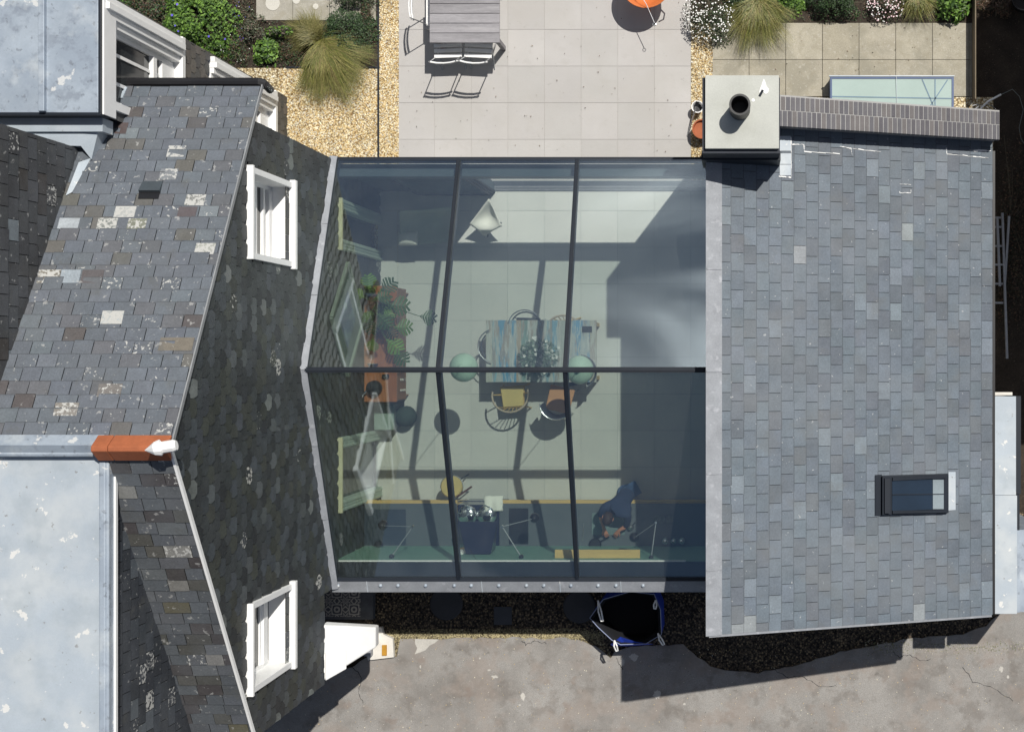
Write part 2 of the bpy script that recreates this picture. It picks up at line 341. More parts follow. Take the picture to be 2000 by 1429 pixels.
# ------------------------------------------------------------------ slates
def clip(poly, conv):
    out = poly
    for i in range(len(conv)):
        A, B = conv[i], conv[(i + 1) % len(conv)]; inp = out; out = []
        if not inp: break
        def ins(p): return (B[0] - A[0]) * (p[1] - A[1]) - (B[1] - A[1]) * (p[0] - A[0]) >= -1e-9
        for j in range(len(inp)):
            P, Q = inp[j], inp[(j + 1) % len(inp)]; ip, iq = ins(P), ins(Q)
            if ip: out.append(P)
            if ip != iq:
                d1 = (B[0] - A[0]) * (P[1] - A[1]) - (B[1] - A[1]) * (P[0] - A[0]); d2 = (B[0] - A[0]) * (Q[1] - A[1]) - (B[1] - A[1]) * (Q[0] - A[0])
                s_ = d1 / (d1 - d2); out.append((P[0] + (Q[0] - P[0]) * s_, P[1] + (Q[1] - P[1]) * s_))
    return out
def slates(O, U, V, LU, LV, wd, ex, pal, clipp=None, holes=(), tongue=False, jit=.12, t=.010, lich=0.0, seed=1, wj=.0, gap=.004, lipc=None, dk=.42, tilt=.12, lap=0.0):
    r = random.Random(seed); mb = MB(); U, V = U.normalized(), V.normalized(); N = U.cross(V).normalized()
    if N.z < -.01 or (abs(N.z) <= .01 and N.x < 0): N = -N
    conv = clipp or [(0, 0), (LU, 0), (LU, LV), (0, LV)]
    row = 0; v0 = 0.0
    while v0 < LV:
        u = -wd * (row % 2) * .5 - r.random() * wd * .1
        while u < LU:
            ww = wd * (1 + r.uniform(-wj, wj)); dv = r.uniform(-.03, .03) * ex
            if tongue:
                q = r.uniform(.35, .55) * ex; h2 = r.uniform(.12, .3)
                sh = [(u + gap, v0 + q + dv), (u + ww * h2, v0 + dv + .1 * ex * r.random()), (u + ww * (1 - h2), v0 + dv + .1 * ex * r.random()), (u + ww - gap, v0 + q + dv), (u + ww - gap, v0 + ex * 1.55), (u + gap, v0 + ex * 1.55)]
            else:
                sk = r.uniform(-.012, .012) * wd if r.random() > .08 else r.uniform(-.07, .07) * wd
                sh = [(u + gap, v0 + dv + sk), (u + ww - gap, v0 + dv - sk), (u + ww - gap, v0 + ex * 1.08), (u + gap, v0 + ex * 1.08)]
            cu, cv = u + ww / 2, v0 + ex / 2
            u += ww
            if any(h[0] < cu < h[1] and h[2] < cv < h[3] for h in holes): continue
            sh = clip(sh, conv)
            if len(sh) < 3: continue
            pk = r.random(); acc = 0
            for pw, pc in pal:
                acc += pw
                if pk <= acc: break
            k = 1 + r.uniform(-jit, jit); col = tuple(c * k * (1 + r.uniform(-.015, .015)) for c in pc)
            al = 0.0
            if lich and r.random() < lich: al = r.choice([.40, .44, .48, .5, .55])
            tl = t * r.uniform(.75, 1.5); tw = r.uniform(-tilt, tilt) * t / wd
            def hh(p): return tl * (1 - (p[1] - v0) / (ex * 1.6)) + (p[0] - cu) * tw + .001
            top = [O + U * p[0] + V * p[1] + N * max(.001, hh(p)) for p in sh]
            mb.face(top, col, al)
            if lap:                             # darker strip along the lap of each course
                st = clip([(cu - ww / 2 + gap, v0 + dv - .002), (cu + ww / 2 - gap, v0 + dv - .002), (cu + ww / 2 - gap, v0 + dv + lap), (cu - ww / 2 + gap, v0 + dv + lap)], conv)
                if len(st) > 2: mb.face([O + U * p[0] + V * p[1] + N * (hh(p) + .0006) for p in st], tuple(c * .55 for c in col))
            n = len(sh)
            bot = [O + U * p[0] + V * p[1] + N * -.004 for p in sh]
            for i in range(n):
                j = (i + 1) % n
                mb.face([bot[i], bot[j], top[j], top[i]], tuple(c * dk for c in col), 0.0)
        v0 += ex; row += 1
    return mb
# ------------------------------------------------------------------ ground, paving, beds
def struct(name, mb, m, kind='structure', **k):
    return mb.build(name, m, None, kind=kind, **k)
def jag(pts, amp, step, seed):                 # a polyline with a ragged edge
    r = random.Random(seed); out = []
    for i in range(len(pts)):
        p, q = Vector(pts[i]), Vector(pts[(i + 1) % len(pts)]); n = max(1, int((q - p).length / step))
        for k in range(n): out.append(tuple(p + (q - p) * (k / n) + Vector((r.uniform(-amp, amp), r.uniform(-amp, amp)))))
    return out
struct('ground', MB().box((-150, -150, -.6), (150, 150, -.05)), M['soil'])
struct('gravel_path', MB().gbox(420, 133, 738.5, 520, -.3, 0).gbox(740.5, -400, 779, 520, -.3, 0), M['gravel'])
struct('gravel_strip', MB().gbox(1349.5, -400, 1392, 380, -.3, .0).gbox(1392, 190, 1940, 380, -.3, -.004), M['gravel'])
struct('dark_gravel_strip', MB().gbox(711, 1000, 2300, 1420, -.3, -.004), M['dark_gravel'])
# lit gravel along the driveway edge is the same golden gravel
GE = mat('dirty_gravel', rough=.9, var=.3, vs=3, fine=.2, fs=120, bump=1.0, voro=(34, [lin((140, 128, 100)), lin((176, 164, 126)), lin((110, 98, 76)), lin((190, 180, 146))], lin((60, 52, 40))))
struct('gravel_edge', MB().prism([tuple(g(*p)[:2]) for p in [(760, 1228), (1142, 1226), (1185, 1258), (1200, 1300), (740, 1300), (752, 1262)]], -.3, .002), GE)
struct('planting_bed', MB().gbox(0, -400, 738, 132, -.3, .015).gbox(1349, -400, 1900, 45, -.3, .015), M['soil'])
struct('bed_edging', MB().gbox(738, -400, 741, 360, -.3, .03).gbox(560, 131, 738, 133.5, -.3, .03), M['rust_edge'] if 'rust_edge' in M else M['dark_metal'])
dw = [(600, 1330), (690, 1300), (716, 1284), (775, 1281), (782, 1248), (1000, 1244), (1130, 1246), (1165, 1262), (1192, 1284), (1200, 1272), (1232, 1262), (1290, 1258), (1336, 1257), (1362, 1282),
      (1402, 1306), (1480, 1312), (1560, 1296), (1640, 1272), (1720, 1256), (1800, 1244), (1880, 1236), (1925, 1222), (1960, 1190), (2400, 1180)]
poly = [tuple(g(*p)[:2]) for p in dw]; edge = []
r_ = random.Random(3)
for i in range(len(poly) - 1):
    p, q = Vector(poly[i]), Vector(poly[i + 1]); n = max(1, int((q - p).length / .1))
    for k in range(n): edge.append(tuple(p + (q - p) * (k / n) + Vector((r_.uniform(-.012, .012), r_.uniform(-.018, .018)))))
edge += [poly[-1], tuple(g(2400, 1900)[:2]), tuple(g(300, 1900)[:2]), tuple(g(300, 1330)[:2])]
mbd = MB(); mbd.prism(edge, -.3, .03)
struct('driveway', mbd, M['asphalt'])
# patches of pale cement spilled on the driveway
mbp = MB()
def blob(mb, cx, cy, rx, ry, z, n=18, seed=1, sharp=.35, col=(1, 1, 1)):
    r = random.Random(seed); c = g(cx, cy)
    mb.prism([(c.x + rx / K * math.cos(2 * math.pi * i / n) * (1 + r.uniform(-sharp, sharp)), c.y + ry / K * math.sin(2 * math.pi * i / n) * (1 + r.uniform(-sharp, sharp))) for i in range(n)], z - .006, z, col)
mbp.prism([tuple(g(*p)[:2]) for p in [(811, 1246), (858, 1247), (850, 1254), (840, 1259), (832, 1268), (822, 1272), (811, 1276), (816, 1264), (812, 1256)]], .024, .034)
for i, (x, y, rx, ry) in enumerate([(1022, 1358, 4, 7), (956, 1307, 3, 2), (967, 1320, 6, 3), (822, 1300, 1.6, 3), (1016, 1375, 2, 2), (1283, 1354, 7, 8), (1337, 1373, 2.5, 2), (1955, 1305, 4, 6), (1968, 1320, 3, 3), (938, 1284, 2, 2), (1216, 1292, 4, 8), (1238, 1282, 8, 7)]):
    blob(mbp, x, y, rx, ry, .033, seed=i)
for pts in ([(1500, 1300), (1540, 1322), (1566, 1318), (1600, 1340), (1640, 1336)], [(1742, 1272), (1756, 1282), (1775, 1276), (1798, 1290), (1822, 1284)], [(1020, 1249), (1028, 1258), (1046, 1250), (1072, 1256)], [(1205, 1283), (1212, 1300), (1218, 1306)], [(690, 1300), (708, 1322), (700, 1350), (712, 1375)], [(1880, 1300), (1900, 1330), (1940, 1342), (1985, 1372)]):
    cr_b = MB(); r_ = random.Random(len(pts))
    P_ = [g(x, y, .0305) for x, y in pts]; Q_ = []
    for i in range(len(P_) - 1):
        for k in range(6): Q_.append(P_[i].lerp(P_[i + 1], k / 6) + Vector((r_.uniform(-.014, .014), r_.uniform(-.014, .014), 0)))
    for i in range(len(Q_) - 1): cr_b.bar(Q_[i], Q_[i + 1], r_.uniform(.004, .011), .002)
    struct('driveway_crack', cr_b, M['underlay'])
struct('cement_spill', mbp, mat('spilt_cement', (.50, .48, .44), rough=.9, var=.12, fine=.1, fs=50))
# loose chippings scattered on the driveway and the gravel edge
mbc = MB(); r_ = random.Random(12)
def chip(mb, x, y, z, s, col):
    c = g(x, y, z); n = 5; a0 = r_.random() * 6
    b = [(c.x + s * math.cos(a0 + 2 * math.pi * i / n) * r_.uniform(.6, 1.1), c.y + s * math.sin(a0 + 2 * math.pi * i / n) * r_.uniform(.6, 1.1)) for i in range(n)]
    mb.hexa([(p[0], p[1], z - .003) for p in b], [(c.x + (p[0] - c.x) * .6, c.y + (p[1] - c.y) * .6, z + s * .7) for p in b], col)
gold = [lin(c) for c in [(228, 208, 160), (214, 188, 136), (244, 236, 208), (196, 172, 124), (208, 202, 188)]]
for _ in range(2600):
    x, y = r_.uniform(745, 1180), r_.gauss(1240, 5)
    if 1228 < y < 1253: chip(mbc, x, y, .02 if y > 1247 else .004, r_.uniform(.008, .017), r_.choice([lin((168, 158, 120)), lin((140, 130, 100)), lin((190, 178, 140)), lin((110, 100, 80))]))
for _ in range(700):
    x, y = r_.uniform(560, 2000), r_.uniform(1262, 1429)
    chip(mbc, x, y, .03, r_.uniform(.005, .011), r_.choice(gold + [(.5, .48, .45), (.12, .11, .1)]))
for _ in range(500):
    x, y = r_.uniform(1690, 2000), r_.gauss(1262, 7)
    chip(mbc, x, y, .03, r_.uniform(.007, .014), r_.choice([lin((150, 145, 125)), lin((120, 125, 90)), lin((190, 185, 170))]))
for _ in range(5200):
    x, y = r_.uniform(735, 1900), r_.uniform(1150, 1320)
    if y < 1232 or x > 1360: chip(mbc, x, y, .0, r_.uniform(.008, .016), r_.choice([lin((110, 96, 80)), lin((70, 62, 56)), lin((160, 142, 112)), lin((48, 44, 42))]))
struct('loose_stones', mbc, mat('loose_stone', attr=True, rough=.8, var=.1), kind='stuff')
mbc = MB()
for _ in range(15000):
    k = r_.random()
    if k < .55: x, y = r_.uniform(545, 737), r_.uniform(135, 330)
    elif k < .85: x, y = r_.uniform(741, 778), r_.uniform(-20, 330)
    else: x, y = r_.uniform(1351, 1391), r_.uniform(60, 320)
    if r_.random() < .04: y = r_.uniform(210, 235); x = r_.uniform(1862, 1895)
    chip(mbc, x, y, .0, r_.uniform(.009, .019), r_.choice(gold + [lin((160, 128, 80))]))
struct('golden_pebbles', mbc, mat('golden_pebble', attr=True, rough=.75, var=.1), kind='stuff')

# porcelain slabs of the patio, the same grid carried on inside
def slabs(x0, y0, x1, y1, px, py, ox, oy, z, gap, cols, seed, th=.03):
    r = random.Random(seed); mb = MB(); i0 = math.floor((x0 - ox) / px); j0 = math.floor((y0 - oy) / py)
    for i in range(i0, math.ceil((x1 - ox) / px)):
        for j in range(j0, math.ceil((y1 - oy) / py)):
            ax, bx = max(x0, ox + i * px + gap), min(x1, ox + (i + 1) * px - gap); ay, by = max(y0, oy + j * py + gap), min(y1, oy + (j + 1) * py - gap)
            if bx - ax < 1 or by - ay < 1: continue
            c = r.choice(cols); k = r.uniform(.96, 1.04)
            mb.gbox(ax, ay, bx, by, z - th, z + r.uniform(0, .0015), tuple(v * k for v in c))
    return mb
struct('patio_bed', MB().gbox(779, -400, 1349.5, 352, -.3, -.006), mat('joint_mortar', (.40, .385, .36), rough=.9))
struct('patio', slabs(779, -400, 1349.5, 352, 71.5, 71.5, 1349.5, 58, .0, .3, [(.455, .44, .428), (.465, .45, .436), (.45, .438, .424)], 2), M['patio'])
struct('interior_floor_bed', MB().gbox(735, 352, 1405, 1052, -.3, -.006), mat('grout', (.40, .42, .40), rough=.9))
struct('interior_floor', slabs(738, 352, 1402, 1052, 71.5, 71.5, 1063, 411.5, .0, .35, [(.57, .57, .54), (.58, .575, .545)], 5), M['floor'])
struct('concrete_path', slabs(1392, 45, 1898, 190, 71.6, 72, 1463, 45, .008, .5, [(.35, .32, .25), (.38, .35, .28), (.33, .30, .235), (.40, .37, .295)], 9, th=.2), M['concrete'])
struct('stone_path', slabs(500, -300, 735, 41, 71.6, 72, 573, -31, .03, .5, [(.40, .38, .33), (.43, .41, .36), (.37, .35, .30)], 10, th=.2), M['concrete'])
mbl = MB()
for x, y, rad in [(534, 8, 14), (618, 14, 5.5), (580, 2, 7)]: blob(mbl, x, y, rad, rad, .037, n=24, seed=x, sharp=.03)
struct('lichen_spots', mbl, mat('lichen', (.60, .58, .52), rough=.95, var=.05))
# step with patterned tiles inside the porch
struct('porch_step', MB().gbox(560, 1060, 733, 1206, -.3, .14), mat('slate_paving', (.10, .105, .115), rough=.6, var=.2, vs=9))
struct('tiled_floor', MB().gbox(566, 1066, 709, 1200, .141, .15), M['tilepat'])
struct('drain_strip', MB().gbox(745, 353, 1396, 374, -.02, .006), mat('threshold', (.05, .06, .075), rough=.4))

# ------------------------------------------------------------------ the old slate house (west)
ZR, YR, YE = 8.15, 810, 303
XW, XM, XD = 742, 510, 658
sn, ss = (ZR - 5.52) / (YR - YE), .0055
def zroof(y): return ZR - (YR - y) * sn if y < YR else ZR - (y - YR) * ss
house = thing('slate_house', 'old slate hung house with steep lichened slate roof, white windows and zinc flat tops', 'house', g(640, 810, 0))
P = [(.43, lin((92, 98, 106))), (.28, lin((97, 103, 111))), (.14, lin((92, 94, 99))), (.05, lin((95, 94, 91))), (.07, lin((97, 104, 111))), (.02, lin((80, 76, 76))), (.01, lin((116, 124, 130)))]
def body():
    mb = MB(); x1 = XW - 38
    for (xa, ya, xb, yb, z0, z1) in ((XM - 80, 358, x1, 1104, 0, 5.4), (XM - 80, 1104.2, x1, 1248, 2.99, 5.4), (XM - 80, 1104.2, 610, 1248, 0, 2.98)):
        mb.gbox(xa, ya, xb, yb, z0, z1)
    b = [g(XM + 4, 340, 5.402), g(x1, 340, 5.402), g(x1, 1262, 5.402), g(XM + 4, 1262, 5.402)]
    mb.raw([g(XM + 2, 330, 5.41), g(x1, 330, 5.41), g(x1, YR, ZR - .06), g(XM + 2, YR, ZR - .06), g(XM + 2, 1280, 5.41), g(x1, 1280, 5.41)],
           [(0, 1, 2, 3), (3, 2, 5, 4), (1, 5, 2), (0, 3, 4), (0, 4, 5, 1)])
    return mb
body().build('wall', M['underlay'], house)
VN = Vector((0, -1 / K, sn)); VN.normalize(); lvN = (Vector((0, (YR - YE) / K, ZR - 5.52))).length
O = g(XM, YE, 5.52); LU = (XW + 4 - XM) / K
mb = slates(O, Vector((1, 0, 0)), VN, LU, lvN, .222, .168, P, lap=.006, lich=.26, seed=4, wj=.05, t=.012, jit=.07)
# a few nearly white and a few brown slates where the photo shows them
NSLOPE = mb
VS = Vector((0, 1 / K, ss)).normalized(); lvS = Vector((0, 460 / K, 460 * ss)).length
O = g(XD - 4, YR + 460, ZR - 460 * ss)
PS = [(.42, lin((84, 88, 93))), (.22, lin((92, 95, 99))), (.18, lin((72, 69, 70))), (.13, lin((80, 80, 77))), (.03, lin((90, 86, 68))), (.02, lin((124, 123, 120)))]
slates(O, Vector((1, 0, 0)), VS, (XW + 4 - XD + 4) / K, lvS, .26, .165, PS, lich=.02, seed=6, wj=.25, t=.012).build('roof_slope', M['slate_old'], house)
# white verge strip down both slopes
vb = MB()
vb.bar(g(XW + 5, YE - 2, 5.50), g(XW + 5, YR, ZR - .02), .014, .05)
MB().bar(g(XW + 5, YR, ZR - .0), g(XW + 5, YR + 470, ZR - 470 * ss - .0), .026, .05).build('verge_trim', M['white'], house)
vb.build('verge_trim', mat('pale_verge', (.26, .27, .28), rough=.6), house)
# terracotta ridge tiles and the white finial
for i, (xa, xb) in enumerate([(XD - 2, 676), (676.6, XW + 5)]):
    ya = 16; zc = ZR + .13
    pr = MB().raw([g(xa, YR - ya, zc - .16), g(xa, YR - 3, zc), g(xa, YR + 3, zc), g(xa, YR + ya, zc - .16), g(xb, YR - ya, zc - .16), g(xb, YR - 3, zc), g(xb, YR + 3, zc), g(xb, YR + ya, zc - .16)],
                  [(0, 1, 5, 4), (1, 2, 6, 5), (2, 3, 7, 6), (3, 0, 4, 7), (0, 3, 2, 1), (4, 5, 6, 7)])
    pr.build('ridge_tile', M['orange_brick'], house, bevel=.008)
p0, p1 = a(283, 879, 8.42), a(345, 869, 8.40)
MB().tube([p0, p0.lerp(p1, .35) + Vector((0, 0, .02)), p0.lerp(p1, .5), p0.lerp(p1, .55), p1.lerp(p0, .1), p1], [.004, .07, .085, .06, .062, .05], 10).build('finial', M['white'], house, smooth=False)
MB().bar(a(325, 872, 8.3), a(325, 872, 7.9), .05, .05).build('finial_post', M['white'], house)
# gable wall facing east
def gable(seed):
    uo = 1250; O = g(XW, uo, 0); top = lambda y: zroof(y) - .05
    reg = [[(1250, 2.97), (1097, 2.97), (1097, top(1097)), (1250, top(1250))],
           [(1097, 0), (810, 0), (810, top(810)), (1097, top(1097))],
           [(810, 0), (356, 0), (356, top(356)), (810, top(810))]]
    hol = [(425, 557, 4.42, 5.9), (1050, 1181, 4.42, 5.9), (419, 510, 0, 2.28), (838, 970, 0, 2.28)]
    hs = [((uo - b) / K, (uo - a_) / K, z0, z1) for a_, b, z0, z1 in hol]
    out = MB()
    PG = [(.40, lin((53, 57, 59))), (.25, lin((60, 65, 70))), (.16, lin((57, 60, 56))), (.13, lin((43, 46, 49))), (.045, lin((74, 79, 81))), (.015, lin((98, 103, 102)))]
    for k, q in enumerate(reg):
        cl = [((uo - y) / K, z) for y, z in q]
        m_ = slates(O, Vector((0, 1, 0)), Vector((0, 0, 1)), 7.6, 8.2, .215, .165, PG, clipp=cl, holes=hs, tongue=True, jit=.20, t=.018, lich=.02, seed=seed, gap=.003)
        n = len(out.v); out.v += m_.v; out.f += [tuple(i + n for i in f) for f in m_.f]; out.c += m_.c
    return out
gable(11).build('gable_wall', M['slate_wall'], house)
# windows of the gable
def sash(ya, yb, za, zb, x, parent, proud=.10):
    w_ = MB(); X = g(x, 0).x; Y1, Y0_ = g(0, ya).y, g(0, yb).y
    f = .11
    w_.box((X - .02, Y1 - .0, za), (X + proud, Y1 - f, zb)).box((X - .02, Y0_, za), (X + proud, Y0_ + f, zb))
    w_.box((X - .02, Y0_ + f, zb - f), (X + proud - .003, Y1 - f, zb))
    fr = w_.build('window', M['white'], parent, bevel=.004)
    MB().box((X - .05, Y0_ - .05, za - .07), (X + .17, Y1 + .05, za)).build('sill', M['white'], fr, bevel=.005)
    s_ = MB(); zm = (za + zb) / 2; a0, a1 = Y0_ + f, Y1 - f
    for (zz0, zz1, xo) in ((za, zm + .03, .03), (zm - .03, zb - f, .0)):
        s_.box((X - .06 + xo, a0, zz0), (X - .02 + xo + .02, a0 + .05, zz1)).box((X - .06 + xo, a1 - .05, zz0), (X - .02 + xo + .02, a1, zz1))
        s_.box((X - .061 + xo, a0 + .05, zz0), (X + xo + .001, a1 - .05, zz0 + .07)).box((X - .061 + xo, a0 + .05, zz1 - .05), (X + xo + .001, a1 - .05, zz1))
    s_.build('sash', M['white'], fr)
    MB().box((X - .045, a0 + .04, za), (X - .035, a1 - .04, zm)).box((X - .062, a0 + .04, zm), (X - .055, a1 - .04, zb - f)).build('pane', M['glass_dark'], fr)
    return fr
def gwin(ya, yb, za, zb, bars):                      # recessed sash window with a deep white sill
    X = g(XW, 0).x; Y1, Y0_ = g(0, ya).y, g(0, yb).y; D = .26; f = .075
    w_ = MB()
    w_.box((X - D, Y1 - f, za), (X + .045, Y1, zb)).box((X - D, Y0_, za), (X + .045, Y0_ + f, zb)).box((X - D, Y0_ + f, zb - .05), (X + .034, Y1 - f, zb)).box((X, Y0_ - .01, zb - .02), (X + .085, Y1 + .01, zb + .03))
    fr = w_.build('window', M['white'], house, bevel=.004)
    s_ = MB(); a0, a1 = Y0_ + f, Y1 - f
    s_.box((X - D, a0, za + .02), (X - D + .05, a0 + .05, zb - .05)).box((X - D, a1 - .05, za + .02), (X - D + .05, a1, zb - .05))
    for z0, z1, pr in bars + [(zb - .2, zb - .05, .05)]: s_.box((X - D, a0 + .05, z0), (X - D + pr, a1 - .05, z1))
    s_.build('sash', M['white'], fr)
    MB().box((X - D + .01, a0 + .04, za + .02), (X - D + .02, a1 - .04, zb - .1)).build('pane', M['glass_dark'], fr)
    MB().raw([(X - D, a0, za + .07), (X + .05, a0, za + .0), (X + .05, a1, za + .0), (X - D, a1, za + .07), (X - D, a0, za - .08), (X + .05, a0, za - .08), (X + .05, a1, za - .08), (X - D, a1, za - .08)],
             [(0, 1, 2, 3), (7, 6, 5, 4), (0, 4, 5, 1), (1, 5, 6, 2), (2, 6, 7, 3), (3, 7, 4, 0)]).build('sill', M['white'], fr)
    MB().box((X + .002, Y0_ - .03, za - .09), (X + .085, Y1 + .03, za - .002)).build('sill_nosing', M['white'], fr, bevel=.006)
gwin(425, 557, 4.42, 5.9, [(4.46, 4.60, .07), (4.72, 4.79, .06), (5.0, 5.08, .055)]); gwin(1051, 1181, 4.42, 5.9, [(4.66, 4.80, .07), (4.80, 4.86, .04)])
# french doors of the gable, seen inside the glass room
def fdoor(ya, yb, open_=False):
    X = g(XW, 0).x; Y1, Y0_ = g(0, ya).y, g(0, yb).y; zb = 2.26
    fr = MB(); f = .17
    for (p, q) in ((Y1 - f, Y1), (Y0_, Y0_ + f)):
        fr.box((X - .12, p, .0), (X + .03, q, zb)).box((X + .03, p + .02, 0), (X + .045, p + .05, zb)).box((X + .03, q - .05, 0), (X + .045, q - .02, zb)).box((X + .03, p + .075, 0), (X + .04, q - .075, zb))
    fr = fr.build('door_frame', mat('pale_green_frame', lin((190, 205, 195)), rough=.5, var=.03), house)
    MB().box((X - .1, Y0_, zb), (X + .07, Y1, zb + .04)).build('lintel', mat('pale_lintel', lin((206, 202, 168)), rough=.6), fr)
    MB().box((X - .10, Y0_ + f, 0), (X - .09, Y1 - f, zb)).build('pane', M['glass_dark'], fr)
fdoor(419, 510); fdoor(838, 970)
# gutter along the north eave
gu = MB().tube([g(536, YE - 8, 5.44), g(740, YE - 8, 5.44), g(748, YE - 6, 5.42)], .062, 10).tube([g(748, YE - 6, 5.44), g(748, YE - 2, 5.25)], .05, 10)
for x in (560, 610, 660, 710): gu.box(g(x, YE - 2, 5.36), g(x + 5, YE + 2, 5.47))
gu.build('gutter', M['black'], house)
# north wing with its corner windows
MB().gbox(XM - 110, 190.5, 519, 356, 0, 6.3).gbox(519, 190.5, 557, 193, 0, 6.3).build('north_wing_wall', M['underlay'], house)
PN = [(.6, lin((82, 82, 82))), (.4, lin((98, 94, 90)))]
slates(g(560, 362, 0), Vector((0, 1, 0)), Vector((0, 0, 1)), (362 - 190) / K, 6.3, .19, .16, PN, tongue=True, t=.012, holes=[((362 - 350) / K, (362 - 195) / K, 3.95, 6.5), ((362 - 350) / K, (362 - 195) / K, .5, 3.25)], seed=21).build('north_wing_slates', M['slate_wall'], house)
def bigwin(za, zb):
    X = g(560, 0).x; Yn, Ys = g(0, 195).y, g(0, 350).y; D = .13
    fr = MB()
    for i, (w0, pr) in enumerate([(0, .06), (.08, .09), (.16, .05), (.24, .01)]):   # stepped moulding of the jamb
        fr.box((X - D, Yn - w0, za), (X + pr, Yn - w0 - .078, zb))
    fr.box((X - D, Ys, za), (X + .05, Ys + .1, zb)).box((X - D, Ys + .1, zb - .1), (X + .04, Yn - .32, zb))
    fr = fr.build('window', M['white'], house, bevel=.004)
    MB().box((X - D - .05, Ys - .03, za - .10), (X + .045, Yn + .03, za)).build('sill', M['white'], fr, bevel=.006)
    s_ = MB(); a0, a1 = Ys + .1, Yn - .32
    s_.box((X - D, a0, za), (X - D + .05, a0 + .06, zb - .1)).box((X - D, a1 - .06, za), (X - D + .05, a1, zb - .1))
    for z0, z1, pr in ((za, za + .38, .07), (za + .56, za + .66, .08), (zb - .45, zb - .38, .06), (zb - .25, zb - .1, .06)): s_.box((X - D, a0 + .06, z0), (X - D + pr, a1 - .06, z1))
    for y in (264, 305): s_.box((X - D + .01, g(0, y).y - .02, za + .1), (X - D + .04, g(0, y).y + .02, zb - .2))
    s_.build('sash', M['white'], fr)
    MB().box((X - D + .01, a0 + .05, za + .05), (X - D + .02, a1 - .05, zb - .15)).build('pane', M['glass_dark'], fr)
    MB().box((X - D - .05, a0 + .05, za + 1.1), (X - D, a1 - .05, zb - .15)).build('blind', M['canvas'], fr)
bigwin(4.2, 6.35); bigwin(.65, 3.16)
zn = MB().gbox(XM - 130, 120, 561, 361, 6.36, 6.46)
zn.bar(g(486, 120, 6.49), g(486, 360, 6.49), .07, .06)
zn.build('zinc_roof', M['zinc'], house, bevel=.006)
MB().gbox(XM - 130, 361.2, 563, 364, 6.20, 6.45).gbox(561.2, 120, 563.5, 361, 6.20, 6.45).build('fascia', M['dark_metal'], house)
MB().gbox(563.6, 120, 566, 362, 6.1, 6.4).build('soffit_board', M['white'], house)
# stepped pale lead aprons between the wing and the roof
MB().gbox(XM - 130, 364, 556, 383, 6.0, 6.26).build('flashing', M['zinc_pale'], house)
MB().raw([g(400, 383, 6.2), g(546, 383, 6.2), g(534, 420, 6.15), g(522, 402, 6.2), g(400, 402, 6.3), g(400, 383, 5.6), g(545, 383, 5.6), g(534, 420, 5.6), g(522, 402, 5.6), g(400, 402, 5.6)],
         [(0, 1, 2, 3, 4), (0, 5, 6, 1), (1, 6, 7, 2), (2, 7, 8, 3), (3, 8, 9, 4)]).build('flashing', M['zinc_pale'], house)
MB().raw([g(519, 425, 6.2), g(532, 418, 6.13), g(522, 470, 6.41), g(516, 475, 6.45), g(519, 425, 6.1), g(532, 418, 6.0), g(522, 470, 6.3), g(516, 475, 6.3)], [(0, 1, 2, 3), (0, 4, 5, 1), (1, 5, 6, 2), (2, 6, 7, 3), (3, 7, 4, 0)]).build('flashing', M['zinc_pale'], house)
MB().raw([g(538, 304, 5.56), g(552, 304, 5.56), g(550, 322, 5.65), g(536, 322, 5.65), g(538, 304, 5.5), g(552, 304, 5.5), g(550, 322, 5.6), g(536, 322, 5.6)], [(0, 1, 2, 3), (0, 4, 5, 1), (1, 5, 6, 2), (2, 6, 7, 3), (3, 7, 4, 0)]).build('flashing', M['zinc_pale'], house)
# tall tile hung cheek west of the roof
MB().gbox(300, 403, XM - 2, 800, 3, 8.6).build('upper_wall', M['underlay'], house)
PW = [(.5, lin((64, 65, 67))), (.3, lin((72, 74, 77))), (.15, lin((62, 58, 56))), (.05, lin((110, 118, 124)))]
slates(g(XM, 800, 5), Vector((0, 1, 0)), Vector((0, 0, 1)), (800 - 403) / K, 3.6, .235, .20, PW, lich=.08, seed=31, t=.012).build('upper_wall_slates', M['slate_old'], house)
# flat zinc dormer on the south side
MB().gbox(300, 818, XD - 2, 1560, 4.5, 7.96).build('dormer_wall', M['underlay'], house)
slates(g(XD, 1560, 4.6), Vector((0, 1, 0)), Vector((0, 0, 1)), (1560 - 816) / K, 3.38, .22, .19, [(.55, lin((52, 56, 62))), (.4, lin((60, 65, 72))), (.05, lin((84, 90, 96)))], lich=.1, seed=41, t=.012).build('dormer_slates', M['slate_old'], house)
zt = MB().gbox(300, 817, XD - 3, 1560, 7.98, 8.02)
zt.build('zinc_roof', M['zinc_pale'], house)
MB().bar(g(XD + 0, 818, 8.03), g(XD + 0, 1560, 8.03), .07, .08).bar(g(XD + 5, 818, 7.98), g(XD + 5, 1560, 7.98), .05, .16).build('zinc_roll', M['zinc'], house, bevel=.015)
MB().bar(g(XD + 9.3, 824, 7.93), g(XD + 9.3, 1560, 7.93), .02, .05).build('drip_edge', M['white'], house)
MB().raw([g(300, 794, ZR - .06), g(XD + 4, 794, ZR - .06), g(XD + 4, 806, ZR + .05), g(300, 806, ZR + .05), g(300, 818, ZR - .02), g(XD - 2, 818, ZR - .02)], [(0, 1, 2, 3), (3, 2, 5, 4)]).build('ridge_flashing', M['zinc'], house)
MB().tube([g(300, 816, ZR - .05), g(XD - 6, 816, ZR - .05)], .045, 10).build('ridge_roll', M['zinc'], house, smooth=True)
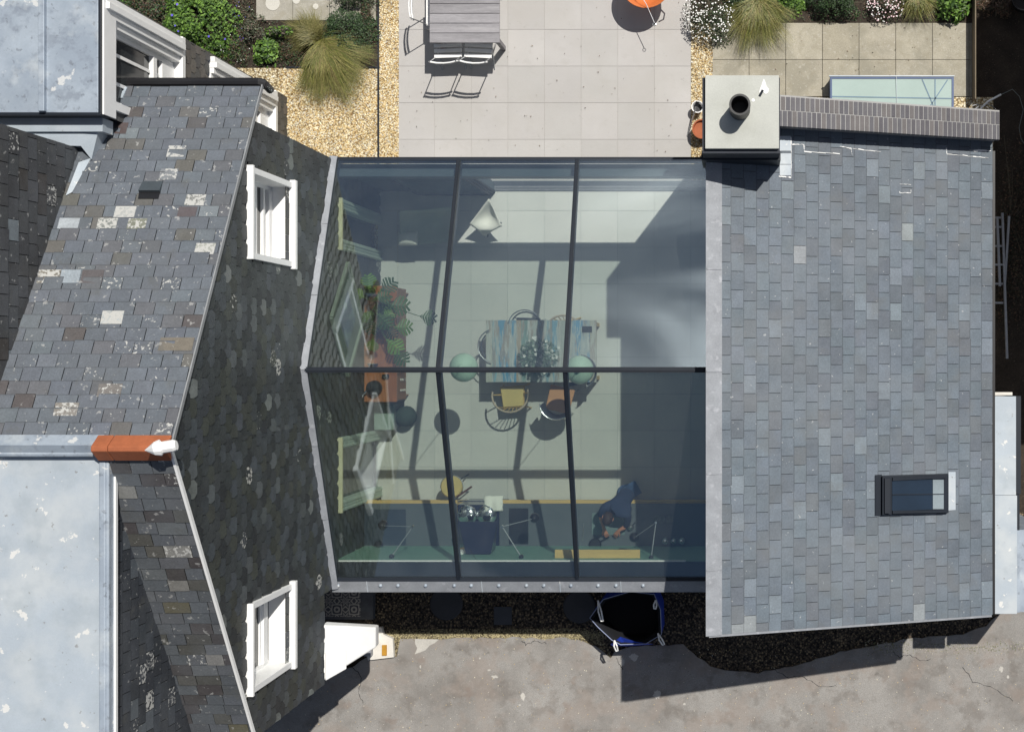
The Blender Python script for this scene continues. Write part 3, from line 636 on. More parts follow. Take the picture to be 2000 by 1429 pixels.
# black slate vent
VT = MB(); nrm = Vector((0, sn * K, 1)).normalized() if False else Vector((0, .618, 1)).normalized()
def onroof(x, y, h=0):                         # apparent pixel on the north slope
    z = 6.3
    for _ in range(30):
        p = a(x, y, z); z = zroof(Y0 - p.y * K)
    return a(x, y, z) + Vector((0, nrm.y, nrm.z)) * h
q = [onroof(280, 356), onroof(319, 356), onroof(314, 377), onroof(273, 377)]
VT.hexa([p + Vector((0, 0, .005)) for p in q], [q[0] + nrm * .02, q[1] + nrm * .02, q[2] + nrm * .05, q[3] + nrm * .05])
VT.build('roof_vent', mat('vent_slate', lin((66, 74, 80)), rough=.6), house)
q = [onroof(273, 377), onroof(314, 377), onroof(310, 390), onroof(271, 390)]
MB().hexa([p for p in q], [p + nrm * .022 for p in q]).build('vent_mouth', M['black'], house)
# special slates: chalky ones
sp = MB()
for (x, y, w_, al, c) in [(345, 297, 34, .58, (120, 124, 128)), (330, 342, 34, .5, (120, 124, 128)), (245, 415, 40, .56, (170, 172, 170)), (382, 392, 38, .56, (125, 126, 122)), (210, 438, 38, .55, (130, 134, 130)), (137, 541, 40, .2, (150, 160, 168)), (97, 541, 44, .56, (118, 114, 104)),
                          (401, 487, 38, .58, (150, 152, 145)), (220, 621, 42, .6, (165, 170, 170)), (268, 439, 36, .5, (122, 124, 108)), (135, 438, 40, .2, (165, 172, 178)), (366, 416, 36, 0, (86, 76, 78)), (181, 541, 42, 0, (86, 79, 79)), (345, 673, 66, 0, (112, 106, 96)), (215, 763, 46, .45, (112, 108, 104)), (130, 800, 46, .5, (128, 124, 118)), (238, 252, 22, 0, (80, 66, 64))]:
    hgt = 21 if y < 500 else 25
    p = [onroof(x - w_ / 2 + 3, y - hgt / 2), onroof(x + w_ / 2 + 3, y - hgt / 2), onroof(x + w_ / 2 - 3, y + hgt / 2), onroof(x - w_ / 2 - 3, y + hgt / 2)]
    up = [p[0] + nrm * .018, p[1] + nrm * .018, p[2] + nrm * .012, p[3] + nrm * .012]
    sp.hexa(p, up, lin(c), al)
n = len(NSLOPE.v); NSLOPE.v += sp.v; NSLOPE.f += [tuple(i + n for i in f) for f in sp.f]; NSLOPE.c += sp.c
r_ = random.Random(4)
nl = len(NSLOPE.c) - len(sp.c)
NSLOPE.c = [(c[0], c[1], c[2], c[3] * .80 if i < nl else c[3]) for i, c in enumerate(NSLOPE.c)]
NSLOPE.build('roof_slope', M['slate_old'], house)
# white porch wing wall
MB().hexa([g(736, 1150, 2.7), g(736, 1245, 2.7), g(804, 1207, 1.98), g(804, 1172, 1.98)][::-1], [g(740, 1150, 2.97), g(740, 1245, 2.97), g(806, 1207, 2.2), g(806, 1172, 2.2)][::-1]).build('porch_canopy', M['white'], house, bevel=.02)
MB().gbox(690, 1236, 742, 1246, 0, 2.68).build('porch_wall', M['white'], house)
MB().hexa([g(744, 1196, 2.93), g(744, 1243, 2.93), g(768, 1231, 2.64), g(768, 1196, 2.64)][::-1], [g(747, 1196, 3.0), g(747, 1243, 3.0), g(772, 1231, 2.71), g(772, 1196, 2.71)][::-1]).build('porch_bracket', M['white'], house, bevel=.01)
MB().prism([tuple(g(*p)[:2]) for p in [(722, 1222), (748, 1222), (752, 1236), (770, 1244), (772, 1280), (722, 1286), (716, 1262)]], -.05, .10).build('porch_plinth', M['cream'], house)
MB().gbox(718, 1262, 732, 1275, .1, .22).build('boot_scraper', M['lead'], house)
MB().gbox(750, 1256, 759, 1276, .03, .13).build('step_brick', mat('mossy_brick', lin((190, 140, 50)), rough=.9, var=.3), house)

# ------------------------------------------------------------------ glass room
room = thing('glass_room', 'glass roofed kitchen extension with dark steel rafters between the two slate buildings', 'glass extension', g(1070, 718, 0))
ZE, ZG, YG, YN, YS = 2.58, 3.92, 718, 356, 1080
def gz(y): return ZE + (ZG - ZE) * (1 - (YG - y) / (YG - YN)) if y < YG else ZG - (ZG - ZE) * (y - YG) / (YS - YG)
XR = 1400
rx = [752, 960.5, 1165, XR]
rx = [750, 961, 1165, XR]
for (ya, yb) in ((YN, YG), (YG, YS)):
    for i in range(3):
        q = [g(rx[i], ya, gz(ya)), g(rx[i + 1], ya, gz(ya)), g(rx[i + 1], yb, gz(yb)), g(rx[i], yb, gz(yb))]
        MB().hexa([p - Vector((0, 0, .018)) for p in q], q).build('glass_pane', M['glass'], room)
for i, x in enumerate(rx):
    for (ya, yb) in ((YN, YG), (YG, YS)):
        p, q = g(x, ya, gz(ya)), g(x, yb, gz(yb)); wd = .058 if i in (1, 2) else .04
        o = MB().bar(p - Vector((0, 0, .085)), q - Vector((0, 0, .085)), wd, .12)
        o.bar(p + Vector((0, 0, .014)), q + Vector((0, 0, .014)), wd * .95, .02)
        if i in (1, 2): o.bar(p + Vector((0, 0, .03)), q + Vector((0, 0, .03)), wd * .45, .014)
        o.build('rafter', M['dark_metal'], room)
MB().bar(g(742, YG, ZG - .08), g(XR, YG, ZG - .08), .06, .13).bar(g(745, YG, ZG + .022), g(XR, YG, ZG + .022), .075, .03).bar(g(745, YG, ZG + .045), g(XR, YG, ZG + .045), .035, .015).build('ridge_beam', M['dark_metal'], room)
MB().gbox(742, YN - 3, XR, YN + 2, 2.45, 2.585).gbox(742, YN + 2.1, XR, YN + 5, 2.40, 2.53).build('eave_beam', M['dark_metal'], room)
MB().gbox(742, YS - 3, XR, YS + 3, 2.42, 2.60).build('eave_beam', M['dark_metal'], room)
MB().gbox(742, 361.5, XR, 383, 2.09, 2.37).build('door_header', mat('header_paint', lin((74, 88, 100)), rough=.5, var=.04), room)
# solid piece of north wall at the west end, then sliding doors
MB().gbox(742, 356, 966, 372, 0, 2.08).build('north_wall', mat('grey_wall', lin((92, 104, 112)), rough=.7, var=.05), room)
for i, (xa, xb) in enumerate([(826, 968), (822, 964), (818, 960)]):
    yy = 373 + 3.2 * i; d = MB()
    d.gbox(xa, yy, xa + 5, yy + 3, .03, 2.07).gbox(xb - 5, yy, xb, yy + 3, .03, 2.07).gbox(xa + 5, yy, xb - 5, yy + 3, .03, .09).gbox(xa + 5, yy, xb - 5, yy + 3, 2.0, 2.07)
    d = d.build('sliding_door', M['dark_metal'], room)
    MB().gbox(xa + 5, yy + 1, xb - 5, yy + 2, .09, 2.0).build('pane', M['glass_clear'], d)
for k in range(3): MB().gbox(966, 364 + 3.6 * k, 1396, 365.3 + 3.6 * k, .007, .022).build('door_track', M['lead'], room)
gr = MB()
for i in range(95): gr.gbox(960 + 4 * i, 347, 962.6 + 4 * i, 350.5, .0, .012)
gr.build('drain_grille', M['white'], room)
# south wall, sill and lead apron
MB().gbox(742, 1050, XR, 1056, 0, 2.50).build('south_wall', M['green_wall'], room)
MB().gbox(742, 1056.2, XR, 1096, 0, 2.40).build('outer_wall', M['render'], room)
MB().gbox(742, 1051, XR, 1083, 2.44, 2.515).build('box_gutter', M['dark_metal'], room)
MB().gbox(742, 1048.5, 1352, 1050.8, 2.49, 2.53).build('wall_trim', M['white'], room)
MB().raw([g(740, 1083, 2.58), g(1398, 1083, 2.58), g(1398, 1104, 2.50), g(740, 1104, 2.50), g(740, 1083, 2.50), g(1398, 1083, 2.5), g(1398, 1104, 2.42), g(740, 1104, 2.42)],
         [(0, 1, 2, 3), (3, 2, 6, 7), (0, 3, 7, 4), (1, 5, 6, 2), (7, 6, 5, 4), (0, 4, 5, 1)]).build('flashing', M['lead'], room)
for x in (802, 1000, 1135, 1240): MB().bar(g(x, 1083.5, 2.585), g(x, 1103.5, 2.51), .012, .01).build('flashing_joint', M['zinc_pale'], room)
for x in (660, 743, 777, 831, 887, 920, 974, 1028, 1062, 1115, 1168, 1203, 1256):
    c = a(x, 1143, 2.56)
    MB().lathe([(.028, 0), (.026, .012), (.012, .02), (0, .021)], c - Vector((0, 0, .008)), 10).build('flashing_bolt', M['zinc'], room, smooth=True)
for (ya, yb) in ((YN - 4, YG), (YG, YS + 18)):
    n = 3
    for k in range(n):
        y1, y2 = ya + (yb - ya) * k / n, ya + (yb - ya) * (k + 1) / n
        MB().hexa([g(741, y1, gz(y1) + .0), g(752, y1, gz(y1) - .0), g(752, y2 - .6, gz(y2)), g(741, y2 - .6, gz(y2))], [g(741, y1, gz(y1) + .10 + .006 * (k % 2)), g(752, y1, gz(y1) + .04 + .006 * (k % 2)), g(752, y2 - .6, gz(y2) + .04 + .006 * (k % 2)), g(741, y2 - .6, gz(y2) + .10 + .006 * (k % 2))]).build('side_flashing', M['lead'], room)

# ------------------------------------------------------------------ newer slate annexe (east)
XA, XB, YA, YB, ZA, ZB = 1396, 1869, 289, 1131, 4.40, 2.99
annexe = thing('slate_annexe', 'newer low slate roofed annexe with single slope, chimney and brick parapet', 'annexe', g(1630, 710, 0))
def za(x): return ZA - (x - XA) / (XB - XA) * (ZA - ZB)
pf = [(XA + 5, 0), (XB - 6, 0), (XB - 6, za(XB - 6) - .12), (XA + 5, za(XA + 5) - .12)]
MB().hexa([g(x, YB - 4, z) for x, z in pf], [g(x, YA + 3, z) for x, z in pf]).build('wall', M['render'], annexe)
q = [(XA, YB), (XB, YB), (XB, YA + 6), (XA, YA + 6)]
MB().hexa([g(x, y, za(x) - .11) for x, y in q], [g(x, y, za(x) - .012) for x, y in q]).build('roof_deck', M['black'], annexe)
VA = Vector((-1, 0, (ZA - ZB) / ((XB - XA) / K))).normalized()
lv = Vector(((XB + 3 - XA - 16) / K, 0, (ZA - ZB) * (XB + 3 - XA - 16) / (XB - XA))).length
PA = [(.44, lin((96, 106, 116))), (.25, lin((101, 111, 121))), (.20, lin((91, 99, 108))), (.04, lin((96, 102, 109))), (.06, lin((112, 122, 131))), (.01, lin((136, 142, 145)))]
LUa = (YB - YA - 4) / K
rw = ((YB - 945) / K, (YB - 872) / K, lv * .20, lv * .46)
zr0 = 3.9
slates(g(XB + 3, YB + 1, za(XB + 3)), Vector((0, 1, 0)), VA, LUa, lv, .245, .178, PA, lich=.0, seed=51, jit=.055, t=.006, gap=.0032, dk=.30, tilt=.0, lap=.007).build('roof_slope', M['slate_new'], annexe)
MB().hexa([g(XA - 3, YB + 2, za(XA) - .02), g(XA + 22, YB + 2, za(XA + 22) - .01), g(XA + 22, YA + 60, za(XA + 22) - .01), g(XA - 3, YA + 60, za(XA) - .02)],
          [g(XA - 3, YB + 2, za(XA) + .035), g(XA + 22, YB + 2, za(XA + 22) + .018), g(XA + 22, YA + 60, za(XA + 22) + .018), g(XA - 3, YA + 60, za(XA) + .035)]).build('flashing', M['lead'], annexe)
for y in (560, 720, 880, 1030): MB().bar(g(XA - 2, y, za(XA) + .038), g(XA + 22, y, za(XA + 22) + .022), .02, .008).build('flashing_joint', M['lead'], annexe)
MB().bar(g(XB + 5, YB + 1, ZB - .1), g(XB + 5, YA + 60, ZB - .1), .06, .10).build('gutter', M['black'], annexe)
MB().bar(g(XA, YB + 3, za(XA) - .055), g(XB, YB + 3, ZB - .055), .03, .10).build('verge_trim', M['lead'], annexe)
# parapet of dark engineering brick
pz = lambda x: za(x) + .34
xs0, xs1 = 1502, 1877
MB().hexa([g(xs0, 334, 0), g(xs1 - 3, 334, 0), g(xs1 - 3, 291, 0), g(xs0, 291, 0)], [g(xs0, 334, pz(xs0) - .08), g(xs1 - 3, 334, pz(xs1) - .08), g(xs1 - 3, 291, pz(xs1) - .08), g(xs0, 291, pz(xs0) - .08)]).build('parapet', M['brick'] if False else mat('mortar', (.30, .29, .28), rough=.9), annexe)
bk = MB(); nb = 48; r_ = random.Random(8)
for rr, (ya, yb) in enumerate([(291, 311.6), (313, 337)]):
    sh = 0 if rr == 0 else .35
    for i in range(nb):
        x1 = xs0 + (xs1 - xs0) * (i + (sh if i else 0)) / nb + .7; x2 = xs0 + (xs1 - xs0) * min(nb, (i + 1 + sh)) / nb - .7
        if x2 - x1 < 1: continue
        c = r_.choice([lin((92, 91, 96)), lin((99, 97, 101)), lin((86, 84, 89)), lin((103, 99, 99))]); dz = r_.uniform(-.002, .002); al = 0
        bk.hexa([g(x1, yb, pz(x1) - .1), g(x2, yb, pz(x2) - .1), g(x2, ya, pz(x2) - .1), g(x1, ya, pz(x1) - .1)], [g(x1, yb, pz(x1) + dz), g(x2, yb, pz(x2) + dz), g(x2, ya, pz(x2) + dz), g(x1, ya, pz(x1) + dz)], c, al)
bk.build('coping', M['brick'], annexe)
bk = MB()
bk.hexa([g(xs0, 336.9, pz(xs0) - .094), g(xs1, 337, pz(xs1) - .094), g(xs1, 288, pz(xs1) - .094), g(xs0, 288, pz(xs0) - .094)], [g(xs0, 336.8, pz(xs0) - .006), g(xs1 - .3, 336.8, pz(xs1) - .006), g(xs1 - .3, 288.3, pz(xs1) - .006), g(xs0, 288.3, pz(xs0) - .006)])
bk.build('mortar_joint', mat('pale_mortar', (.36, .355, .35), rough=.9, var=.1), annexe)
# white mastic smears along the parapet abutment
r_ = random.Random(5)
def onann(x, y, h=.012):
    z = 4
    for _ in range(30): p = a(x, y, z); z = za(p.x * K + X0)
    return a(x, y, z) + Vector((0, 0, h))
for (pts, wd) in [([(1521, 345), (1545, 347)], .02), ([(1547, 282), (1570, 283), (1571, 297), (1640, 301)], .018), ([(1545, 268), (1546, 345)], .014), ([(1640, 286), (1662, 290), (1664, 303)], .014), ([(1665, 291), (1720, 297)], .016), ([(1848, 290), (1849, 301), (1900, 306), (1930, 309)], .016), ([(1893, 294), (1935, 295)], .035), ([(1757, 374), (1757, 377), (1779, 377), (1779, 371)], .012), ([(1757, 360), (1779, 361)], .008)]:
    ms = MB()
    for i in range(len(pts) - 1):
        p, q = onann(*pts[i]), onann(*pts[i + 1]); n = 5
        for k in range(n):
            u, v = p.lerp(q, k / n), p.lerp(q, (k + 1) / n); w1 = wd * r_.uniform(.15, .9)
            ms.bar(u + Vector((0, r_.uniform(-.006, .006), 0)), v, w1, .006)
    ms.build('mastic_smear', M['white'], annexe)
fl = MB()
for (x, y, w_, h_) in [(1523, 266, 22, 30), (1523, 300, 22, 22), (1523, 322, 22, 22)]:
    q = [onann(x, y + h_ - 1, .014), onann(x + w_, y + h_ - 1, .014), onann(x + w_, y, .010), onann(x, y, .010)]
    fl.hexa([p - Vector((0, 0, .012)) for p in q], q)
fl.build('flashing', M['zinc_pale'], annexe)
# chimney
cz = 5.08
chim = MB().gbox(1389.5, 277, 1506.5, 391, 0, cz - .062).build('chimney', mat('chimney_render', lin((52, 56, 64)), rough=.8, var=.1), annexe)
MB().gbox(1387, 380, 1509, 394, 3.9, 4.62).build('flashing', M['dark_metal'], chim)
MB().gbox(1394, 275, 1505, 385, cz - .06, cz).build('chimney_cap', M['chim_cap'], chim, bevel=.006)
c = g(1445, 327, 0); c.x = a(1445, 205, 5.43).x; c.y = a(1445, 205, 5.43).y
MB().lathe([(.130, cz), (.130, cz + .35), (.133, cz + .355), (.133, cz + .375), (.108, cz + .375), (.105, cz + .32), (.105, cz + .01), (0, cz + .01)], (c.x, c.y, 0), 32).build('flue_pipe', mat('flue', (.035, .035, .036), rough=.5), chim, smooth=False)
st = MB(); r_ = random.Random(2)
q0 = a(1492, 170, cz + .003)
st.prism([(q0.x + dx / 165, q0.y + dy / 165) for dx, dy in [(-10, -12), (-6, -14), (-2, -10), (4, -15), (9, -11), (10, -4), (5, 2), (3, 10), (0, 17), (-3, 10), (-5, 3), (-8, -4)]], cz, cz + .004)
q1 = a(1471, 196, cz); st.lathe([(.022, cz), (.02, cz + .004), (0, cz + .005)], (q1.x, q1.y, 0), 10)
st.build('bird_dropping', M['white'], chim)
MB().bar(a(1490, 176, cz + .02), a(1484, 187, cz + .01), .03, .02).build('cap_nail', M['dark_metal'], chim)
# roof window
def onr(x, y, h=0): return onann(x, y, h)
q = [onr(1722, 1004), onr(1851, 1000), onr(1851, 924), onr(1722, 928)]
rwf = MB()
rwf.hexa(q, [p + Vector((0, 0, .09)) for p in q]); 
rwo = rwf.build('roof_window', M['dark_metal'], annexe, bevel=.008)
q = [onr(1741, 996, .092), onr(1841, 992, .092), onr(1841, 934, .092), onr(1741, 937, .092)]
MB().hexa(q, [p + Vector((0, 0, .008)) for p in q]).build('pane', mat('roof_window_glass', lin((34, 48, 64)), rough=.3, var=.1), rwo)
q = [onr(1820, 992, .102), onr(1841, 992, .102), onr(1841, 935, .102), onr(1820, 935, .102)]
MB().hexa(q, [p + Vector((0, 0, .004)) for p in q]).build('blind', mat('grey_blind', lin((128, 140, 146)), rough=.6), rwo)
MB().bar(onr(1741, 964, .105), onr(1841, 963, .105), .012, .012).build('glazing_bar', M['dark_metal'], rwo)
MB().bar(onr(1731, 1000, .11), onr(1731, 932, .11), .07, .05).bar(onr(1741, 934, .10), onr(1845, 929, .10), .04, .04).bar(onr(1741, 998, .10), onr(1845, 996, .10), .04, .04).build('cover_strip', M['dark_metal'], rwo)
q = [onr(1852, 996), onr(1866, 995), onr(1866, 921), onr(1852, 921)]
MB().hexa(q, [p + Vector((0, 0, .02)) for p in q]).build('apron', M['zinc_pale'], rwo)
q = [onr(1709, 1006), onr(1722, 1006), onr(1722, 926), onr(1709, 927)]
MB().hexa(q, [p + Vector((0, 0, .03)) for p in q]).build('head_flashing', M['dark_metal'], rwo)
# white lean to east of the annexe
lean = thing('zinc_lean_to', 'low lean-to with weathered pale zinc top against the east wall of the annexe', 'lean-to', g(1925, 950, 0))
x1 = a(1984, 0, 2.2).x * K + X0; y0_, y1_ = 700 + 68 / 1.111, 700 + 498 / 1.111
MB().gbox(1872, y0_ + 6, x1 - 8, y1_ - 4, 0, 2.14).build('wall', M['render'], lean)
MB().gbox(1871, y0_ + 5, x1, 940, 2.16, 2.22).gbox(1871, 940.5, x1 + 2, y1_, 2.16, 2.215).build('zinc_top', M['zinc_pale'], lean, bevel=.006)
MB().gbox(1871, y0_ - 2, x1 - 6, y0_ + 3, 2.1, 2.2).build('edge_board', M['cream'], lean)
MB().gbox(x1 + .4, y0_ + 5, x1 + 11, 939, 1.9, 2.12).gbox(x1 + 2.4, 940, x1 + 9, 1003, 1.9, 2.1).build('gutter', M['dark_metal'], lean)
MB().gbox(x1 + 2.6, 1003, x1 + 9, y1_, 2.0, 2.1).gbox(x1 + 10, 1003, x1 + 60, y1_, 0, 2.05).build('lower_roof', M['zinc'], lean)
# neighbour's house beyond the east boundary (casts the deep shade along the fence)
nb_ = thing('neighbour_house', 'rendered neighbouring house standing just outside the view beyond the east boundary', 'house', g(2300, 130, 0))
MB().gbox(2147, -277, 2600, 540, 0, 5.8).build('wall', M['render'], nb_)
MB().gbox(2143, -281, 2604, 544, 5.82, 6.0).build('roof', M['zinc'], nb_)
# ------------------------------------------------------------------ plants
def leafy(mb, cx, cy, rx, ry, h, n, size, cols, seed, flat=.45, lob=False):
    r = random.Random(seed); c = g(cx, cy); rx /= K; ry /= K
    lump = [(r.uniform(-.95, .95), r.uniform(-.95, .95), r.uniform(.22, .55)) for _ in range(16)]
    for _ in range(n):
        L_ = r.choice(lump)
        th = r.uniform(0, 6.283); q = math.sqrt(r.random()) * L_[2]
        u, v = L_[0] * .8 + q * math.cos(th), L_[1] * .8 + q * math.sin(th)
        d = math.hypot(u, v)
        if d > 1.12 + r.uniform(-.3, .18): continue
        top = h * (1 - .75 * d * d) * (.75 + .25 * (1 - (q / L_[2]) ** 2)); z = top * (1 - .55 * r.random() ** 2)
        p = c + Vector((u * rx, v * ry, max(.02, z)))
        nrm = Vector((u * .6 + r.gauss(0, flat), v * .6 + r.gauss(0, flat), 1)).normalized()
        t1 = nrm.orthogonal().normalized(); t1.rotate(Matrix.Rotation(r.uniform(0, 6.283), 3, nrm)); t2 = nrm.cross(t1)
        s = size * r.uniform(.6, 1.25); col = r.choice(cols); k = r.uniform(.55, 1.1); col = tuple(x * k for x in col)
        if lob:
            for b in (-1.1, -.4, .4, 1.1):
                dd = t1 * math.cos(b) + t2 * math.sin(b); e = t2 * math.cos(b) - t1 * math.sin(b)
                mb.face([p, p + dd * s * .6 + e * s * .22, p + dd * s - nrm * s * .15, p + dd * s * .6 - e * s * .22], col)
        else:
            mb.face([p - t1 * s, p + t2 * s * .45 + nrm * s * .1, p + t1 * s, p - t2 * s * .45 + nrm * s * .1], col)
def stems(mb, cx, cy, rx, ry, h, n, seed, col):
    r = random.Random(seed); c = g(cx, cy)
    for _ in range(n):
        t = r.uniform(0, 6.28); q = r.random() ** .5
        e = c + Vector((q * rx / K * math.cos(t), q * ry / K * math.sin(t), h * .7 * (1 - .5 * q)))
        mb.tube([c + Vector((r.uniform(-.04, .04), r.uniform(-.04, .04), 0)), c.lerp(e, .5) + Vector((0, 0, .05)), e], [.006, .005, .003], 4, col)
def bush(name, label, cx, cy, rx, ry, h, n, size, cols, seed, lob=False, flowers=None, group=None, cat='plant', flat=.45):
    t = thing(name, label, cat, g(cx, cy, 0), group=group)
    mb = MB(); leafy(mb, cx, cy, rx, ry, h, n, size, cols, seed, flat, lob); mb.build('foliage', M['leaf'], t)
    mb = MB(); stems(mb, cx, cy, rx * .8, ry * .8, h, 22, seed, (.10, .08, .05)); mb.build('stem', M['leaf'], t)
    if flowers:
        fcols, fn, fs = flowers; r = random.Random(seed + 5); mb = MB(); c = g(cx, cy)
        for _ in range(fn):
            th = r.uniform(0, 6.28); q = math.sqrt(r.random()) * 1.02
            p = c + Vector((q * rx / K * math.cos(th), q * ry / K * math.sin(th), h * (1 - .7 * q * q) + r.uniform(0, .05)))
            s = fs * r.uniform(.7, 1.2); m = 6
            mb.face([p + Vector((s * math.cos(k * 6.283 / m), s * math.sin(k * 6.283 / m), r.uniform(-.004, .004))) for k in range(m)], r.choice(fcols))
        mb.build('blossoms', M['petal'], t, kind='stuff')
    return t
def tussock(name, label, cx, cy, n, ln, h, cols, seed, bias=(0, 0), spread=6.283, a0=0, group=None, wd=.004):
    t = thing(name, label, 'ornamental grass', g(cx, cy, 0), group=group); r = random.Random(seed); mb = MB(); c = g(cx, cy)
    for _ in range(n):
        th = a0 + r.uniform(-spread / 2, spread / 2); l_ = ln * r.uniform(.45, 1.1); hh = h * r.uniform(.6, 1.1)
        d = Vector((math.cos(th) + bias[0], math.sin(th) + bias[1], 0)); 
        b = c + Vector((r.gauss(0, .05), r.gauss(0, .05), 0)); s = Vector((-d.y, d.x, 0)).normalized() * wd; col = r.choice(cols); k = r.uniform(.75, 1.25); col = tuple(x * k for x in col)
        cl_ = math.sin(th * 9 + seed) * .16 + r.gauss(0, .10); pts = []
        for i in range(6):
            f = i / 5; pts.append(b + (d + s / wd * cl_ * f) * l_ * (f ** 1.3) * (1 + .12 * math.sin(th * 5)) + Vector((r.gauss(0, .006), r.gauss(0, .006), hh * math.sin(min(1, f * 1.25) * 2.2) * (1 - .25 * f))))
        for i in range(5):
            w0, w1 = 1 - i / 5.5, 1 - (i + 1) / 5.5
            mb.face([pts[i] - s * w0, pts[i] + s * w0, pts[i + 1] + s * w1, pts[i + 1] - s * w1], col)
    mb.build('blades', M['leaf'], t); return t
GB = [lin(c) for c in [(88, 122, 40), (104, 142, 52), (66, 98, 32), (122, 158, 66), (52, 82, 28)]]
GD = [lin(c) for c in [(44, 68, 34), (58, 84, 44), (36, 54, 30), (74, 100, 58)]]
GP = [lin(c) for c in [(96, 104, 80), (76, 84, 60), (110, 96, 84), (60, 64, 46)]]
GY = [lin(c) for c in [(128, 130, 60), (106, 114, 50), (158, 150, 92), (88, 98, 44), (132, 118, 76)]]
BR = [lin(c) for c in [(90, 66, 50), (70, 54, 44), (110, 86, 64), (60, 60, 36)]]
vio = [lin((96, 84, 200)), lin((120, 100, 220))]; wht = [(.85, .85, .82)]
bush('geranium_bush', 'large bright green geranium bush with a few violet flowers beside the white corner windows', 400, 48, 84, 72, .55, 5200, .034, GB, 1, lob=True, flowers=(vio, 9, .018))
bush('dark_shrub', 'dark small leaved shrub between the green geranium and the zinc roof', 296, 34, 66, 52, .42, 3400, .02, GD + BR, 2)
bush('brown_groundcover', 'brown flecked low groundcover at the foot of the geranium bush', 455, 96, 42, 40, .22, 1500, .016, BR + GD, 3, flowers=(wht, 26, .007))
bush('peony_plant', 'small fresh green plant growing alone in the bare soil', 521, 101, 29, 28, .30, 420, .04, GB, 4, flat=.35)
bush('low_green_cover', 'sparse dark green seedlings on the soil below the stone path', 575, 96, 70, 34, .14, 1500, .016, GD + BR, 25)
for k_, (x_, y_, nm_, lb_) in enumerate([(250, 18, 'tall_perennial', 'green and brown perennials next to the corner of the zinc roof'), (352, 6, 'leafy_shrub', 'leafy mid green shrub at the top edge behind the geranium'), (500, 60, 'feathery_plant', 'feathery grey green plant at the corner of the stone path'), (560, 66, 'bulb_leaves', 'pale strappy leaves growing just below the stone path'), (722, 40, 'red_stem_shrub', 'narrow dark shrub squeezed between stone path and gravel')]):
    bush(nm_, lb_, x_, y_, (40, 34, 26, 44, 16)[k_], (36, 22, 34, 14, 60)[k_], .3, (1500, 1100, 700, 420, 1200)[k_], (.022, .024, .02, .03, .015)[k_], (GD + GB, GB, GP, GP + GB, GD + BR)[k_], 60 + k_)
bush('clipped_lavender', 'dense dark green cushion shrub behind the arching grass', 684, 74, 54, 56, .45, 6400, .016, GD, 5)
bush('dark_bed_shrub', 'dark evergreen shrub along the top of the stone path', 690, -4, 62, 26, .35, 2200, .016, GD + GP, 6)
bush('violet_bedding', 'low brown and white speckled bedding plants with violet blooms left of the stone path', 466, 30, 36, 62, .18, 1900, .013, BR + GP + GD, 8, flowers=(wht + vio, 60, .007))
tussock('arching_grass', 'big arching olive grass tussock spilling over the golden gravel', 640, 92, 5200, .62, .40, GY, 7, bias=(.18, -.5), spread=3.4, a0=-1.0, wd=.0028)
tussock('dry_grass', 'dry tan end of the grass tussock leaning towards the stone path', 622, 76, 1800, .34, .34, [lin((120, 116, 66)), lin((100, 102, 50)), lin((140, 132, 84))], 17, bias=(-.35, .2), spread=3.6, a0=2.4, wd=.0028)
mbx = MB(); r_ = random.Random(77)
for _ in range(2600):
    x, y = r_.uniform(300, 737), r_.uniform(-20, 130)
    if 500 < x < 735 and y < 42: continue
    p = g(x, y, .02 + r_.random() * .05); s = r_.uniform(.006, .018); th = r_.uniform(0, 6.28)
    d1 = Vector((math.cos(th), math.sin(th), r_.uniform(-.4, .4))) * s; d2 = Vector((-math.sin(th), math.cos(th), r_.uniform(-.4, .4))) * s * .5
    mbx.face([p - d1, p + d2, p + d1, p - d2], r_.choice(BR + GD + GD + [lin((110, 98, 82)), lin((44, 36, 30))]))
for _ in range(1200):
    x, y = r_.uniform(1400, 1900), r_.uniform(-10, 44)
    p = g(x, y, .02 + r_.random() * .05); s = r_.uniform(.006, .018); th = r_.uniform(0, 6.28)
    d1 = Vector((math.cos(th), math.sin(th), r_.uniform(-.4, .4))) * s; d2 = Vector((-math.sin(th), math.cos(th), r_.uniform(-.4, .4))) * s * .5
    mbx.face([p - d1, p + d2, p + d1, p - d2], r_.choice(BR + GD))
struct('leaf_litter', mbx, M['leaf'], kind='stuff')
bush('daisy_bush', 'loose bush full of small white daisies hanging over the patio edge', 1386, 34, 50, 58, .55, 3600, .014, GP + GD, 9, flowers=(wht, 330, .011))
bush('broad_leaf_shrub', 'bright green broad leaved shrub right of the olive grass', 1530, 2, 44, 34, .42, 1500, .034, GB, 10, lob=True)
bush('shaded_evergreen', 'dark green evergreen in the middle of the upper flower bed', 1632, 8, 62, 36, .5, 3200, .018, GD, 11)
bush('white_flower_clump', 'clump of tiny white flowers on brown stems beside the dark evergreen', 1728, 16, 36, 32, .35, 1900, .012, BR + GP, 12, flowers=(wht + [lin((230, 200, 205))], 190, .011))
bush('hosta_plant', 'fresh yellow green leafy plant at the end of the bed by the fence', 1860, 12, 36, 36, .45, 520, .046, GB, 13, flat=.4)
bush('black_leaved_shrub', 'very dark shrub between the daisy bush and the olive grass', 1446, 2, 34, 34, .4, 2400, .016, GD, 14)
tussock('upper_grass', 'olive grass clump arching over the concrete slabs next to the chimney', 1480, 6, 3000, .55, .4, GY, 15, bias=(.02, -.55), spread=3.6, a0=-1.5, wd=.0028)
tussock('short_grass', 'short tan grass clump between the white flowers and the leafy plant', 1790, -4, 1200, .34, .32, GY, 16, bias=(.0, -.3))

